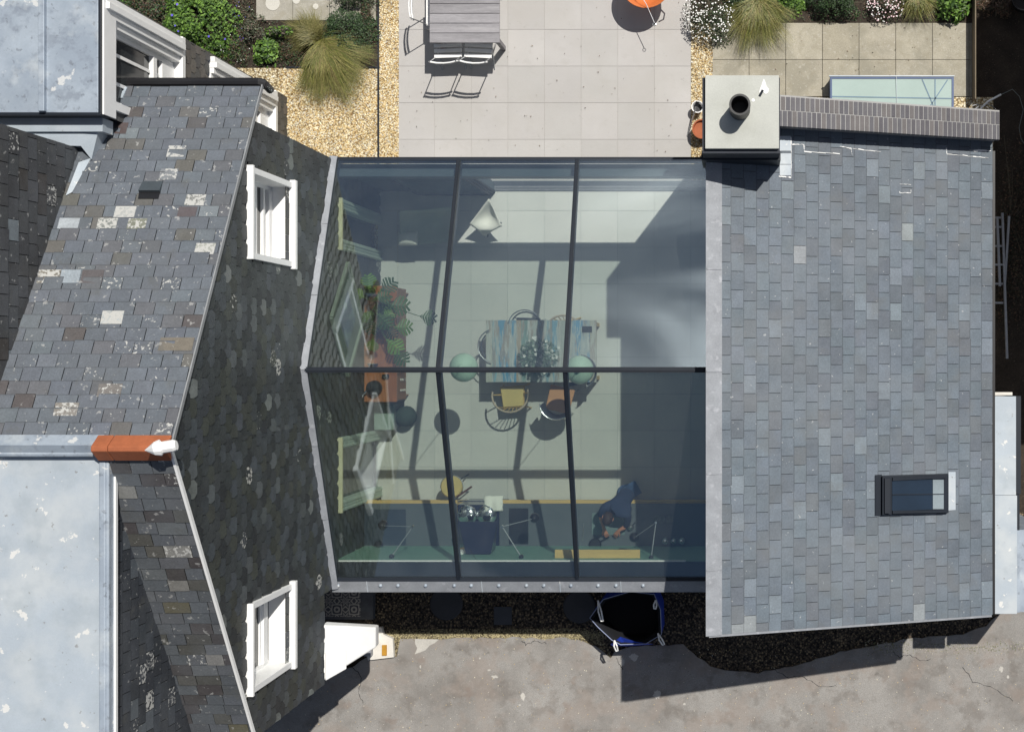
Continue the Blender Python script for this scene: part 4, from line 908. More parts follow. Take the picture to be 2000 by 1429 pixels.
# ------------------------------------------------------------------ patio furniture
tb = thing('garden_table', 'weathered grey plank garden table on the patio', 'table', g(926, 0, 0))
mbt = MB(); r_ = random.Random(4); n = 11; ys = -98
for i in range(n):
    y0 = ys + (105 - ys) * i / n; k = r_.uniform(.85, 1.12)
    mbt.box(g(860, y0 + .5, .715), g(992, y0 + (105 - ys) / n - .5, .75 + r_.uniform(0, .002)), tuple(v * k for v in (.30, .29, .305)))
mbt.build('tabletop', M['wood_grey'], tb, bevel=.003)
for x in (868, 984):
    for y in (-88, 95): MB().gbox(x - 4, y - 4, x + 4, y + 4, 0, .71, (.25, .24, .25)).build('leg', M['wood_grey'], tb)
for y_ in (90, -86): MB().gbox(864, y_, 988, y_ + 3, .62, .712, (.2, .2, .2)).build('apron', M['wood_grey'], tb)
def folding(loc, rz, label):
    t = thing('folding_chair', label, 'chair', loc, rz, 'folding slatted chairs round the garden table')
    w_ = .22; wh = M['white']; s_ = MB()
    for k in range(5): s_.bar((-w_, .02 + k * .085, .45), (w_, .02 + k * .085, .45), .055, .018)
    s_.build('seat', wh, t, local=True)
    s_ = MB()
    for z, y in ((.84, -.155), (.76, -.135)):
        pts = [Vector((w_ * q, y - .03 * (1 - q * q), z)) for q in (-1, -.5, 0, .5, 1)]
        for i in range(4): s_.bar(pts[i], pts[i + 1], .05, .016, up=Vector((0, 1, 0)))
    s_.build('backrest', wh, t, local=True)
    for sx in (-1, 1):
        MB().tube([(sx * (w_ - .015), .40, 0), (sx * (w_ - .015), .0, .46), (sx * (w_ - .015), -.16, .88)], .009, 6).build('leg', M['steel'], t, local=True)
        MB().tube([(sx * (w_ - .03), -.10, 0), (sx * (w_ - .03), .36, .44)], .009, 6).build('leg', M['steel'], t, local=True)
    return t
folding(g(887, 124), R(2), 'white slatted folding chair tucked under the table, nearer the gravel')
folding(g(944, 124), R(-3), 'white slatted folding chair tucked under the table, nearer the patio centre')
folding(g(846, 37), R(-90), 'white slatted folding chair at the short west side of the garden table')
# fire bowl
fb = thing('fire_bowl', 'orange rusted fire bowl with a wire poker standing on the patio', 'fire pit', g(1266, -15, 0))
c = g(1266, -15, 0)
MB().lathe([(.03, .30), (.20, .33), (.33, .42), (.405, .56), (.41, .565), (.395, .56), (.32, .44), (.19, .36), (0, .34)], c, 40).build('bowl', M['rust'], fb, smooth=True)
for k in range(3):
    th = k * 2.094 + .6; MB().bar(c + Vector((.15 * math.cos(th), .15 * math.sin(th), .34)), c + Vector((.33 * math.cos(th), .33 * math.sin(th), 0)), .03, .015).build('leg', M['rust'], fb)
MB().tube([c + Vector((.38, -.02, .56)), c + Vector((.46, -.10, .56)), c + Vector((.44, -.2, .55)), c + Vector((.36, -.24, .55))], .012, 6).build('handle', M['rust'], fb)
p = a(1278, 48, .60); rg = [p + Vector((.026 * math.cos(k * .785), .026 * math.sin(k * .785), 0)) for k in range(8)]
MB().tube([a(1238, -28, .62), a(1262, 8, .62), p + Vector((0, .026, 0))], .006, 6).tube(rg, .005, 5, closed=True).build('poker', M['steel'], fb)
# pots by the chimney
pt = thing('terracotta_pot', 'terracotta flower pot half hidden below the chimney cap', 'pot', g(1372, 257, 0))
MB().lathe([(.10, .0), (.145, .22), (.16, .22), (.16, .26), (.14, .26), (.13, .20), (0, .18)], g(1372, 257, 0), 24).build('pot', M['orange_brick'], pt, smooth=False)
cu = thing('white_bucket', 'small white bucket with a dark inside standing on the gravel beside the chimney', 'bucket', g(1363, 213, 0))
MB().lathe([(.07, 0), (.095, .2), (.10, .2), (.085, .195), (.07, .06), (0, .06)], g(1363, 213, 0), 20).build('bucket', M['white'], cu)
MB().lathe([(.07, .07), (0, .071)], g(1363, 213, 0), 16).build('inside', M['black'], cu)
tr = thing('long_trowel', 'long steel trowel leaning from the white bucket towards the patio', 'tool', g(1350, 240, 0))
MB().tube([g(1343, 266, .015), g(1361, 214, .26)], .012, 6).build('handle', M['steel'], tr)
MB().bar(g(1361, 214, .27), g(1364, 206, .30), .06, .01).build('blade', M['black'], tr)
# ground rooflight between slabs and annexe
rl = thing('ground_rooflight', 'long low glass rooflight with blue grey frame set in the concrete slabs', 'rooflight', g(1738, 200, 0))
f = MB(); f.gbox(1619, 158, 1857, 162, 0, .32).gbox(1619, 162, 1622.5, 262, 0, .32).gbox(1853, 162, 1857, 262, 0, .32)
f.build('frame', mat('blue_frame', lin((60, 82, 122)), rough=.5, var=.05), rl)
MB().gbox(1617, 156, 1858, 158, .28, .335).build('trim', M['zinc_pale'], rl)
MB().gbox(1622.5, 162, 1853, 262, .30, .31).build('pane', M['glass_pale'], rl)
b = MB(); mp_ = mat('rooflight_bar', lin((92, 120, 140)), rough=.5)
for (p, q) in [((1796, 163), (1838, 262)), ((1845, 164), (1780, 262)), ((1821, 163), (1821, 262)), ((1622, 196), (1853, 200))]: b.bar(g(*p, .313), g(*q, .313), .018, .006)
b.build('strut', mp_, rl)
MB().bar(g(1746, 158, .338), g(1748, 240, .318), .006, .004).build('lime_streak', M['zinc_pale'], rl)
# fence line
fe = thing('boundary_fence', 'thin pale timber fence edge between the concrete slabs and the dark neighbouring strip', 'fence', g(1900, 100, 0))
MB().gbox(1898.3, -300, 1900.3, 200, 0, .3).build('board', mat('fence_wood', lin((120, 108, 90)), rough=.8), fe)
# cable heap
cb = thing('hose_heap', 'tangle of grey cable and pale hose lying in the shade by the fence', 'hose', g(1915, 225, 0))
r_ = random.Random(6); c = g(1912, 232, .05)
for i in range(8):
    rr = r_.uniform(.12, .26); ph = r_.uniform(0, 6); e = r_.uniform(.4, .9); o = Vector((r_.uniform(-.08, .08), r_.uniform(-.08, .08), .05 + .02 * i))
    MB().tube([c + o + Vector((rr * math.cos(k * .4 + ph), rr * e * math.sin(k * .4 + ph), .03 * math.sin(k))) for k in range(15)], .007, 6, closed=False).build('coil', M['steel'] if i % 2 else M['black'], cb)
MB().tube([g(1906, 222, .2), g(1924, 204, .22), g(1950, 190, .22)], .016, 8).build('pipe', M['white'], cb)
MB().tube([g(1950, 190, .2), g(1975, 177, .1), g(1990, 190, .05), g(1998, 215, .03), g(1990, 250, .02), g(1994, 272, .02), g(2010, 296, .02)], .006, 6).build('cable', M['plastic_grey'], cb)
MB().lathe([(.03, .1), (.03, .22), (0, .22)], g(1902, 234, 0), 10).build('nozzle', M['yellow'], cb)
# ladder on the dark strip
la = thing('ladder', 'grey ladder lying in the shade along the east side of the annexe', 'ladder', g(1955, 560, 0))
for (p, q) in [((1954, 418), (1964, 700)), ((1967, 424), (1959, 560)), ((1944, 425), (1950, 560))]: MB().bar(g(*p, .15), g(*q, .12), .035, .06).build('rail', M['lead'], la)
for y in (427, 445, 482, 518, 555, 592): MB().bar(g(1940, y, .14), g(1956 if y > 430 else 1954, y, .14), .03, .03).build('rung', M['lead'], la)
tub = thing('black_tub', 'round black tub in the shaded corner beyond the fence', 'tub', g(1992, 8, 0))
MB().lathe([(.14, 0), (.18, .3), (.19, .3), (.16, .28), (.14, .05), (0, .05)], g(1992, 8, 0), 20).build('tub', M['black'], tub)
bush('ivy_patch', 'dark ivy and brown leaves covering the ground east of the annexe', 1975, 430, 50, 240, .12, 3800, .02, BR + [lin((60, 52, 36)), lin((48, 44, 30)), lin((38, 44, 28))], 33, cat='ivy')
bush('leaf_pile', 'heap of brown leaves at the upper end of the dark strip', 1945, 12, 46, 30, .14, 1200, .02, BR, 34)

# ------------------------------------------------------------------ bulk bag
bb = thing('bulk_bag', 'open blue builders bag with white lifting loops in the shade of the annexe', 'bag', g(1215, 1185, 0))
rim = [a(*p, z) for p, z in [((1152, 1206), .86), ((1178, 1170), .84), ((1232, 1154), .82), ((1278, 1160), .84), ((1290, 1190), .86), ((1292, 1238), .84), ((1262, 1256), .80), ((1212, 1258), .78), ((1195, 1249), .84), ((1168, 1224), .84)]]
cen = sum(rim, Vector()) / len(rim)
bot = [Vector((cen.x + (p.x - cen.x) * 1.0, cen.y + (p.y - cen.y) * 1.0, 0)) for p in rim]
fold = [Vector((cen.x + (p.x - cen.x) * .9, cen.y + (p.y - cen.y) * .9, p.z - .10)) for p in rim]
inn = [Vector((cen.x + (p.x - cen.x) * .93, cen.y + (p.y - cen.y) * .93, .15)) for p in rim]
n = len(rim); mo, mi = MB(), MB()
mo.raw(bot + rim, [(i, (i + 1) % n, n + (i + 1) % n, n + i) for i in range(n)])
mi.raw([p - Vector((0, 0, .004)) for p in rim] + fold + inn, [(i, (i + 1) % n, n + (i + 1) % n, n + i) for i in range(n)] + [(n + i, n + (i + 1) % n, 2 * n + (i + 1) % n, 2 * n + i) for i in range(n)] + [tuple(2 * n + i for i in range(n))])
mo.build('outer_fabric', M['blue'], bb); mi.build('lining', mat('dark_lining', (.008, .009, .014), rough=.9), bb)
MB().tube([p + Vector((0, 0, .004)) for p in rim], .007, 6, closed=True).build('rim', mat('bag_seam', lin((150, 160, 190)), rough=.7), bb)
MB().raw([rim[7] + Vector((-.16, .0, 0)), rim[7] + Vector((.0, .13, .03)), rim[7] + Vector((.25, .05, .03)), rim[6] + Vector((.12, -.01, .0)), rim[7] + Vector((.1, -.05, -.12)), rim[7] + Vector((-.14, -.04, -.1))], [(0, 1, 5), (1, 2, 4, 5), (2, 3, 4)]).build('rim_flap', M['blue'], bb)
for (p, q, z) in [((1168, 1172), (1176, 1212), .9), ((1281, 1171), (1279, 1188), .95), ((1285, 1236), (1296, 1258), .93), ((1200, 1250), (1205, 1270), .90)]:
    A, B = a(*p, z), a(*q, z - .03); d = (B - A).normalized(); s = Vector((-d.y, d.x, 0)) * .025
    MB().tube([A, A.lerp(B, .5) + s + Vector((0, 0, .05)), B + s * .6, B, B - s * .6, A.lerp(B, .5) - s + Vector((0, 0, .03)), A], .013, 6).build('lifting_loop', M['white'], bb)
mh = thing('manhole_cover', 'small square dark metal cover in the shaded gravel', 'manhole cover', g(982, 1200, 0))
MB().gbox(965, 1184, 1000, 1219, -.02, .02).build('cover', mat('manhole_iron', (.05, .055, .065), rough=.6), mh)
for i, (x, y, lb) in enumerate([(872, 1178, 'round dark planter lid set in the shaded gravel, nearer the porch'), (1132, 1184, 'round dark planter lid in the shaded gravel beside the blue bag')]):
    o = thing('round_cover', lb, 'drain cover', g(x, y, 0), group='round covers in the shaded gravel')
    MB().lathe([(.27, 0), (.27, .012), (.25, .02), (0, .022)], g(x, y, 0), 28).build('cover', mat('iron', (.045, .046, .05), rough=.7), o)

# ------------------------------------------------------------------ inside the glass room
# sideboard with plants
sb = thing('sideboard', 'long orange teak sideboard against the slate wall', 'sideboard', g(774, 672, 0))
MB().gbox(743, 564, 804, 781, .90, .95).build('top', M['teak'], sb, bevel=.004)
MB().gbox(745, 567, 802, 778, .30, .898).build('cabinet', mat('cabinet_wood', lin((140, 96, 60)), rough=.5, var=.15, stretch=(1, .4, 3)), sb)
for x in (750, 797):
    for y in (574, 771): MB().tube([g(x, y, .30), g(x, y, 0)], [.02, .013], 8).build('leg', M['teak'], sb)
kn = M['cream']
for z in (.48, .60, .72):
    for i in range(4):
        p = g(803, 700 + 20 * i, z)
        MB().lathe([(.018, 0), (.02, .015), (0, .02)], (0, 0, 0), 8).build('knob', kn, sb, local=False).location = (p.x - wloc(sb).x + .01, p.y - wloc(sb).y, p.z)
for o in [x for x in scene.objects if x.parent == sb and x.name.startswith('knob')]:
    me = o.data; me.transform(Matrix.Translation(wloc(sb))); o.rotation_euler = (0, R(90), 0)
def monstera(mb, c, ang, L_, tilt, col):
    d = Vector((math.cos(ang), math.sin(ang), -tilt)).normalized(); s = Vector((-math.sin(ang), math.cos(ang), 0)); n_ = 6
    for side in (-1, 1):
        for i in range(n_):
            t0, t1 = i / n_, (i + .8) / n_
            wfun = lambda t: math.sin(min(1, t + .12) * 2.75) * .55
            p0, p1 = c + d * L_ * t0, c + d * L_ * t1
            e0 = p0 + s * side * L_ * wfun(t0) + d * L_ * .20 - Vector((0, 0, .03)); e1 = p1 + s * side * L_ * wfun(t1) * .95 + d * L_ * .16 - Vector((0, 0, .03))
            mb.face([p0, p1, e1, e0], tuple(v * .8 for v in col))
def potplant(name, label, x, y, zp, rp, hp, leaves_, pm, base=.95):
    t = thing(name, label, 'potted plant', g(x, y, base)); c = g(x, y, base)
    MB().lathe([(rp * .7, 0), (rp, hp), (rp * .88, hp), (rp * .8, hp - .03), (0, hp - .03)], c, 18).build('pot', pm, t)
    mb, ms_ = MB(), MB()
    for (ang, dist, hh, L_) in leaves_:
        e = c + Vector((dist * math.cos(ang), dist * math.sin(ang), hh)); monstera(mb, e, ang + .15, L_, .35, random.Random(int(ang * 100)).choice(GB + GD))
        ms_.tube([c + Vector((0, 0, hp - .04)), c.lerp(e, .55) + Vector((0, 0, hh * .3)), e], .006, 5, (.08, .14, .04))
    mb.build('foliage', M['leaf'], t); ms_.build('stem', M['leaf'], t); return t
brown = mat('brown_pot', lin((92, 60, 42)), rough=.6)
potplant('monstera', 'large monstera with split leaves on the north end of the sideboard', 772, 596, .95, .13, .2, [(-.2, .28, .55, .30), (.6, .25, .7, .26), (-1.0, .22, .6, .28), (1.6, .18, .6, .24), (2.6, .12, .5, .2), (-1.7, .26, .45, .24), (.2, .12, .75, .24), (-.30, .74, .35, .24), (-1.05, .46, .5, .2)], brown)
potplant('split_leaf_plant', 'second split leaf plant in the middle of the sideboard', 778, 640, .95, .11, .18, [(-.1, .30, .5, .26), (-.9, .26, .42, .28), (.7, .18, .5, .22), (-1.9, .2, .35, .2), (2.4, .1, .4, .18), (-1.0, .46, .3, .26)], brown)
for (x, y, nm, lb, sz) in [(758, 576, 'fern_pot', 'small bushy fern in the corner of the sideboard', 13), (757, 622, 'succulent_bowl', 'round green succulent in a dark bowl at the wall side of the sideboard', 11), (784, 612, 'trailing_plant', 'bright green trailing plant at the front edge of the sideboard', 16)]:
    t = thing(nm, lb, 'potted plant', g(x, y, .95)); c = g(x, y, .95)
    MB().lathe([(.06, 0), (.085, .10), (.075, .10), (0, .08)], c, 14).build('pot', brown, t)
    mb = MB(); leafy(mb, x, y, sz, sz, .3, 520, .022, GB, int(x)); mb.v = [(v[0], v[1], v[2] + 1.0) for v in mb.v]; mb.build('foliage', M['leaf'], t)
bk_ = thing('black_kettle', 'round dark kettle with shiny spout on the orange sideboard', 'kettle', g(764, 755, .95)); c = g(764, 755, .95)
MB().lathe([(.10, 0), (.12, .03), (.115, .12), (.07, .17), (.015, .18), (.02, .2), (0, .205)], c, 20).build('body', M['dark_metal'], bk_, smooth=True)
MB().tube([c + Vector((-.10, -.03, .08)), c + Vector((-.16, -.10, .12)), c + Vector((-.18, -.15, .13))], [.02, .014, .01], 8).build('spout', M['chrome'], bk_)
MB().tube([c + Vector((.0, -.10, .15)), c + Vector((0, -.02, .25)), c + Vector((0, .09, .15))], .009, 6).build('handle', M['black'], bk_)
cm = thing('black_camera', 'small black camera with strap lying on the sideboard', 'camera', g(784, 733, .95)); c = g(784, 733, .95)
MB().box(c + Vector((-.05, -.03, 0)), c + Vector((.05, .03, .06))).build('body', M['black'], cm, bevel=.006)
MB().lathe([(.025, .06), (.025, .09), (0, .088)], c, 12).build('lens', M['chrome'], cm)
fr = thing('photo_frame', 'small standing frame in dark grey on the sideboard beside the plants', 'frame', g(762, 711, .95)); c = g(762, 711, .95)
MB().box(c + Vector((-.06, -.012, 0)), c + Vector((.06, .012, .17))).build('frame', M['dark_metal'], fr)
MB().box(c + Vector((-.05, .013, .01)), c + Vector((.05, .016, .16))).build('picture', M['canvas'], fr)
st = thing('covered_box', 'low grey green storage box beside the sideboard', 'box', g(766, 812, 0))
MB().gbox(748, 788, 783, 835, 0, .45).build('box', M['plastic_grey'], st, bevel=.02)
MB().gbox(746.5, 786.5, 784.5, 836.5, .45, .50).build('lid', mat('pale_lid', lin((132, 150, 142)), rough=.7, var=.06), st, bevel=.012)
sbg = thing('dark_sack', 'dark rounded sack leaning on the grey green box', 'sack', g(795, 812, 0))
MB().lathe([(.12, 0), (.17, .10), (.16, .28), (.10, .36), (0, .38)], g(797, 812, 0), 16).build('sack', mat('sack_cloth', lin((64, 76, 72)), rough=.9, var=.1), sbg, smooth=True)
# diamond framed picture on the slate wall
dm = thing('diamond_picture', 'blue picture in a diamond shaped wooden frame hung on the inner slate wall', 'picture', g(745, 630, 1.95))
X = g(743, 0).x + .04; cy, czz, hy, hz = g(0, 630).y, 1.95, .84, .80
C4 = [Vector((X, cy + hy, czz)), Vector((X, cy, czz + hz)), Vector((X, cy - hy, czz)), Vector((X, cy, czz - hz))]
for i in range(4): MB().bar(C4[i], C4[(i + 1) % 4], .05, .05, up=Vector((1, 0, 0))).build('frame', mat('frame_wood', lin((130, 140, 130)), rough=.6), dm)
ii = [Vector((X - .01, cy, czz)) + (p - Vector((X, cy, czz))) * .95 for p in C4]
MB().face(ii).build('backing', mat('backing_paper', lin((92, 112, 108)), rough=.7), dm)
ii = [Vector((X - .004, cy, czz)) + (p - Vector((X, cy, czz))) * .52 for p in C4]
MB().face(ii).build('artwork', mat('blue_artwork', lin((52, 84, 120)), rough=.6, var=.3, vs=5, blot=[(4, .5, .6, lin((120, 150, 150)), .7, 2)]), dm)
# butterfly chairs
def sling(pts, low, m, name, parent, n=12):
    mb = MB(); A, B, C_, D = pts; vs = []
    for i in range(n + 1):
        for j in range(n + 1):
            u, v = i / n, j / n; p = A.lerp(B, u).lerp(D.lerp(C_, u), v)
            sag = 16 * u * (1 - u) * v * (1 - v); p = p.copy(); p.z = p.z * (1 - sag) + low * sag
            cxy = (A + B + C_ + D) / 4; e = 1 - .05 * (4 * u * (1 - u) if v in (0, 1) else (4 * v * (1 - v) if u in (0, 1) else 0))
            p.x = cxy.x + (p.x - cxy.x) * e; p.y = cxy.y + (p.y - cxy.y) * e; vs.append(p)
    fs = [(i * (n + 1) + j, (i + 1) * (n + 1) + j, (i + 1) * (n + 1) + j + 1, i * (n + 1) + j + 1) for i in range(n) for j in range(n)]
    mb.raw(vs, fs); o = mb.build(name, m, parent, smooth=True); s_ = o.modifiers.new('thick', 'SOLIDIFY'); s_.thickness = .008; return o
def butterfly(label, cpx, pts, m, low=.30):
    t = thing('butterfly_chair', label, 'armchair', g(*cpx), group='butterfly chairs in the corner by the doors')
    sling(pts, low, m, 'sling_seat', t)
    c = sum(pts, Vector()) / 4
    for p in pts:
        q = Vector((c.x * 1.6 - p.x * .6, c.y * 1.6 - p.y * .6, .01))
        MB().tube([p, c.lerp(p, .25).xy.to_3d() + Vector((0, 0, .28)), q], .008, 6).build('frame_rod', M['black'], t)
    return t
butterfly('white canvas butterfly chair standing in full sun by the sliding doors', (968, 430), [a(955, 387, .74), a(916, 438, .44), a(946, 462, .26), a(980, 442, .44)], M['canvas'], low=.40)
t2 = butterfly('grey green canvas butterfly chair in the shaded corner', (850, 430), [a(779, 412, .85), a(780, 480, .48), a(878, 474, .5), a(884, 404, .9)], mat('sage_canvas', lin((200, 206, 186)), rough=.9, var=.05), low=.32)
pi = thing('white_cushion', 'small white cushion lying on the grey green butterfly chair', 'cushion', a(800, 470, .5))
c = a(797, 466, .52); MB().raw(*(lambda n=10: ([c + Vector(((i / n - .5) * .32, (j / n - .5) * .22, .12 * (math.sin(i / n * math.pi) * math.sin(j / n * math.pi)) ** .5)) for i in range(n + 1) for j in range(n + 1)], [(i * (n + 1) + j, (i + 1) * (n + 1) + j, (i + 1) * (n + 1) + j + 1, i * (n + 1) + j + 1) for i in range(n) for j in range(n)]))()).build('cover', M['canvas'], pi, smooth=True)
for o in [x for x in scene.objects if x.parent == pi]:
    s_ = o.modifiers.new('thick', 'SOLIDIFY'); s_.thickness = .03

# dining table
dt = thing('dining_table', 'dining table of peeling blue and cream painted planks', 'table', g(1064, 690, 0))
q0, q1 = a(949, 625, .75), a(1165, 746, .75); xs = [q0.x + (q1.x - q0.x) * k for k in (0, .06, .11, .275, .32, .47, .60, .66, .78, .94, 1)]
cl = [(170, 172, 162), (120, 160, 175), (96, 144, 172), (160, 148, 132), (120, 146, 142), (128, 156, 166), (112, 150, 168), (160, 165, 160), (98, 144, 174), (165, 160, 146)]
mbt = MB()
for i in range(len(xs) - 1): mbt.box((xs[i] + .001, q1.y, .715), (xs[i + 1] - .001, q0.y, .75 + .001 * (i % 2)), lin(cl[i]))
mbt.build('tabletop', M['paint_wood'], dt)
for x in (q0.x + .06, q1.x - .06):
    for y in (q0.y - .06, q1.y + .06): MB().box((x - .03, y - .03, 0), (x + .03, y + .03, .714)).build('leg', M['pine'], dt)
lt = thing('grey_tablet', 'small dark grey tablet lying on the corner of the dining table', 'tablet', a(1147, 642, .76))
MB().box(a(1137, 649, .752), a(1156, 637, .762)).build('tablet', M['dark_metal'], lt)
# vase of white flowers
vs = thing('flower_vase', 'glass vase with white blossoms in the middle of the dining table', 'vase', a(1055, 690, .76)); c = a(1057, 694, .753)
MB().lathe([(.05, 0), (.06, .08), (.04, .2), (.055, .24), (.04, .2), (.045, .03), (0, .02)], c, 18).build('vase', M['glass_clear'], vs, smooth=True)
mb = MB(); r_ = random.Random(3)
for _ in range(1100):
    th = r_.uniform(0, 6.28); q = r_.random() ** .6 * .32; p = c + Vector((q * math.cos(th), q * math.sin(th) * .8, .22 + .16 * (1 - (q / .4) ** 2) + r_.uniform(-.04, .04)))
    s = r_.uniform(.012, .03); d = Vector((math.cos(th + r_.gauss(0, .6)), math.sin(th + r_.gauss(0, .6)), r_.gauss(0, .3))) * s; e = Vector((-d.y, d.x, r_.gauss(0, .01))) * .3
    mb.face([p - d, p + e, p + d, p - e], r_.choice([lin((88, 112, 96)), lin((66, 88, 74)), lin((120, 140, 124))]))
mb.build('foliage', M['leaf'], vs)
mb = MB()
for _ in range(34):
    th = r_.uniform(0, 6.28); q = r_.random() ** .6 * .36; p = c + Vector((q * math.cos(th), q * math.sin(th) * .8, .42 - q * .35))
    for k in range(5): an = k * 1.257; mb.face([p, p + Vector((.02 * math.cos(an - .5), .02 * math.sin(an - .5), .01)), p + Vector((.03 * math.cos(an), .03 * math.sin(an), .005)), p + Vector((.02 * math.cos(an + .5), .02 * math.sin(an + .5), .01))], (.8, .8, .78))
mb.build('blossoms', M['petal'], vs, kind='stuff')
# dining chairs (seat centre at origin, back towards -y)
GRP = 'chairs round the dining table'
def legs(t, m, w_=.17, d=.16, h=.43, sp=.04, r=.014):
    for sx in (-1, 1):
        for sy in (-1, 1): MB().tube([(sx * w_, sy * d, h), (sx * (w_ + sp), sy * (d + sp), 0)], r, 7).build('leg', m, t, local=True)
def spindle(loc, rz, label):
    t = thing('spindle_chair', label, 'chair', loc, rz, GRP)
    MB().prism([(-.2, .18), (.2, .18), (.17, -.17), (-.17, -.17)], .42, .445).build('seat', M['pine'], t, local=True)
    MB().prism([(-.185, .165), (.185, .165), (.16, -.15), (-.16, -.15)], .446, .49).build('cushion', M['yellow'], t, local=True, bevel=.01)
    arc = [Vector((.29 * math.cos(R(q)), .04 + .27 * math.sin(R(q)), .68 + .06 * math.cos(R(q + 90)))) for q in range(165, 376, 15)]
    MB().tube(arc, .016, 8).build('back_rail', mat('pale_ash', lin((176, 160, 140)), rough=.6), t, local=True)
    for k in range(7):
        u = (k - 3) / 3; MB().tube([(u * .14, -.16, .44), (u * .22, .04 - .27 * math.sqrt(1 - (u * .75) ** 2), .68)], .007, 6).build('spindle', M['pine'], t, local=True)
    for sx in (-1, 1): MB().tube([(sx * .17, .05, .44), (sx * .285, .06, .68)], .010, 6).build('arm_post', M['pine'], t, local=True)
    legs(t, M['pine']); return t
def shell(loc, rz, label, seat, back, open_=False):
    t = thing('padded_chair', label, 'chair', loc, rz, GRP)
    MB().prism([(-.2, .2), (.2, .2), (.19, -.2), (-.19, -.2)], .42, .47).build('seat', seat, t, local=True, bevel=.012)
    vs_, n_ = [], 10
    for lay, (rr, z) in enumerate([(.225, .60), (.245, .80), (.225, .80), (.205, .60)]):
        for k in range(n_ + 1):
            q = R(200 + 140 * k / n_); vs_.append((rr * math.cos(q) * 1.05, -.02 + rr * math.sin(q) * 1.05 - (.04 if z > .7 else 0), z))
    fs_ = []
    for l_ in range(4):
        for k in range(n_):
            i0, i1 = l_ * (n_ + 1) + k, ((l_ + 1) % 4) * (n_ + 1) + k; fs_.append((i0, i0 + 1, i1 + 1, i1))
    if not open_: MB().raw(vs_, fs_).build('backrest', back, t, local=True, smooth=False)
    else: MB().tube([Vector((.235 * math.cos(R(q)), -.05 + .235 * math.sin(R(q)), .70)) for q in range(195, 346, 15)], .012, 6).build('lower_rail', back, t, local=True)
    for sx in (-1, 1): MB().tube([(sx * .17, -.17, .44), (sx * .2, -.2, .62)], .01, 6).build('back_post', M['steel'], t, local=True)
    MB().tube([Vector((.265 * math.cos(R(q)), -.05 + .265 * math.sin(R(q)), .81)) for q in range(195, 346, 15)], .010, 6).build('back_rail', M['steel'], t, local=True)
    legs(t, M['steel'], r=.011); return t
spindle(g(1011, 774), R(4), 'pale spindle back chair with a yellow cushion pulled out on the south side')
dk = mat('dark_shell', lin((60, 66, 76)), rough=.5)
shell(g(1101, 778), R(-14), 'orange seated chair with dark curved back south of the table', M['orange_seat'], dk)
shell(g(1040, 646), R(178), 'dark looped back chair pushed in on the north side of the table', dk, dk, True)
spindle(g(1111, 646), R(184), 'white spindle back chair pushed in at the north east corner')
shell(g(990, 676), R(-86), 'thin framed chair at the west end of the table', M['pine'], dk, True)
shell(g(1138, 726), R(100), 'dark curved back chair behind the green lamp at the east end', dk, dk)
# pendant lamps
for (px, py, lb) in [(906, 717.6, 'pale green enamel pendant lamp hanging west of the dining table'), (1132, 722, 'pale green enamel pendant lamp hanging over the east end of the table')]:
    c = a(px, py, 2.0); t = thing('pendant_lamp', lb, 'lamp', c, group='green enamel pendant lamps')
    MB().lathe([(.21, .0), (.215, .012), (.20, .05), (.15, .12), (.07, .17), (.035, .19), (.035, .25), (0, .255)], c, 36).build('shade', M['enamel'], t, smooth=True)
    MB().lathe([(.19, .012), (.18, .04), (0, .13)], c, 24).build('inner_shade', M['white'], t)
    MB().tube([c + Vector((0, 0, .25)), Vector((c.x, g(0, YG).y, ZG - .15))], .005, 6).build('cable', M['black'], t)
# round stool
so_ = thing('round_stool', 'round yellow topped stool in front of the worktop', 'stool', a(882, 950, .62)); c = a(882, 950, .62); c.z = 0
MB().lathe([(0, .60), (.17, .60), (.175, .62), (.16, .645), (0, .65)], c, 28).build('seat', M['yellow'], so_)
MB().tube([c + Vector((.178 * math.cos(k * .35), .178 * math.sin(k * .35), .60)) for k in range(18)], .008, 6, closed=True).build('seat_ring', M['chrome'], so_)
for k in range(4):
    an = .785 + k * 1.571; MB().tube([c + Vector((.12 * math.cos(an), .12 * math.sin(an), .6)), c + Vector((.2 * math.cos(an), .2 * math.sin(an), 0))], .012, 6).build('leg', M['black'], so_)
bl = thing('wooden_paddle', 'long dark wooden paddle leaning beside the round stool', 'paddle', a(905, 958, .5))
MB().bar(a(893, 970, .97), a(921, 950, .6), .03, .015).build('handle', brown, bl)

# kitchen run
wk = thing('kitchen_worktop', 'long slate grey kitchen worktop with pine cabinet edge along the south wall', 'kitchen counter', g(1060, 1010, 0))
def wz(y): return a(0, y, .95).y
y_f, y_b = wz(983), wz(1066)
X1, X2 = g(744, 0).x, g(1399, 0).x; ga, gb_ = a(893, 0, .95).x, a(974, 0, .95).x
for (xa, xb) in ((X1, ga - .01), (gb_ + .01, X2)):
    MB().box((xa, y_b, .91), (xb, y_f, .95)).build('worktop', M['worktop'], wk, bevel=.003)
    MB().box((xa, y_b, .08), (xb, y_f - .03, .908)).build('cabinet', M['pine'], wk)
for i in range(9):
    x = a(700 + 62 * i + (95 if i > 2 else 0), 0, .9).x
    MB().bar((x, y_f + .035, .88), (x + .28, y_f + .035, .88), .03, .02).build('drawer_pull', M['pine'], wk)
MB().box((X1, y_f - .029, .86), (ga - .01, y_f + .045, .905)).box((gb_ + .01, y_f - .029, .86), (X2, y_f + .045, .905)).build('front_rail', M['pine'], wk)
def inset(x0, y0, x1, y1, m, name, h=.006, parent=None): return MB().box(a(x0, y1, .951), a(x1, y0, .951) + Vector((0, 0, h))).build(name, m, parent or wk, bevel=.002)
inset(706, 994, 793, 1064, mat('sink_dark', lin((52, 62, 74)), rough=.4), 'sink')
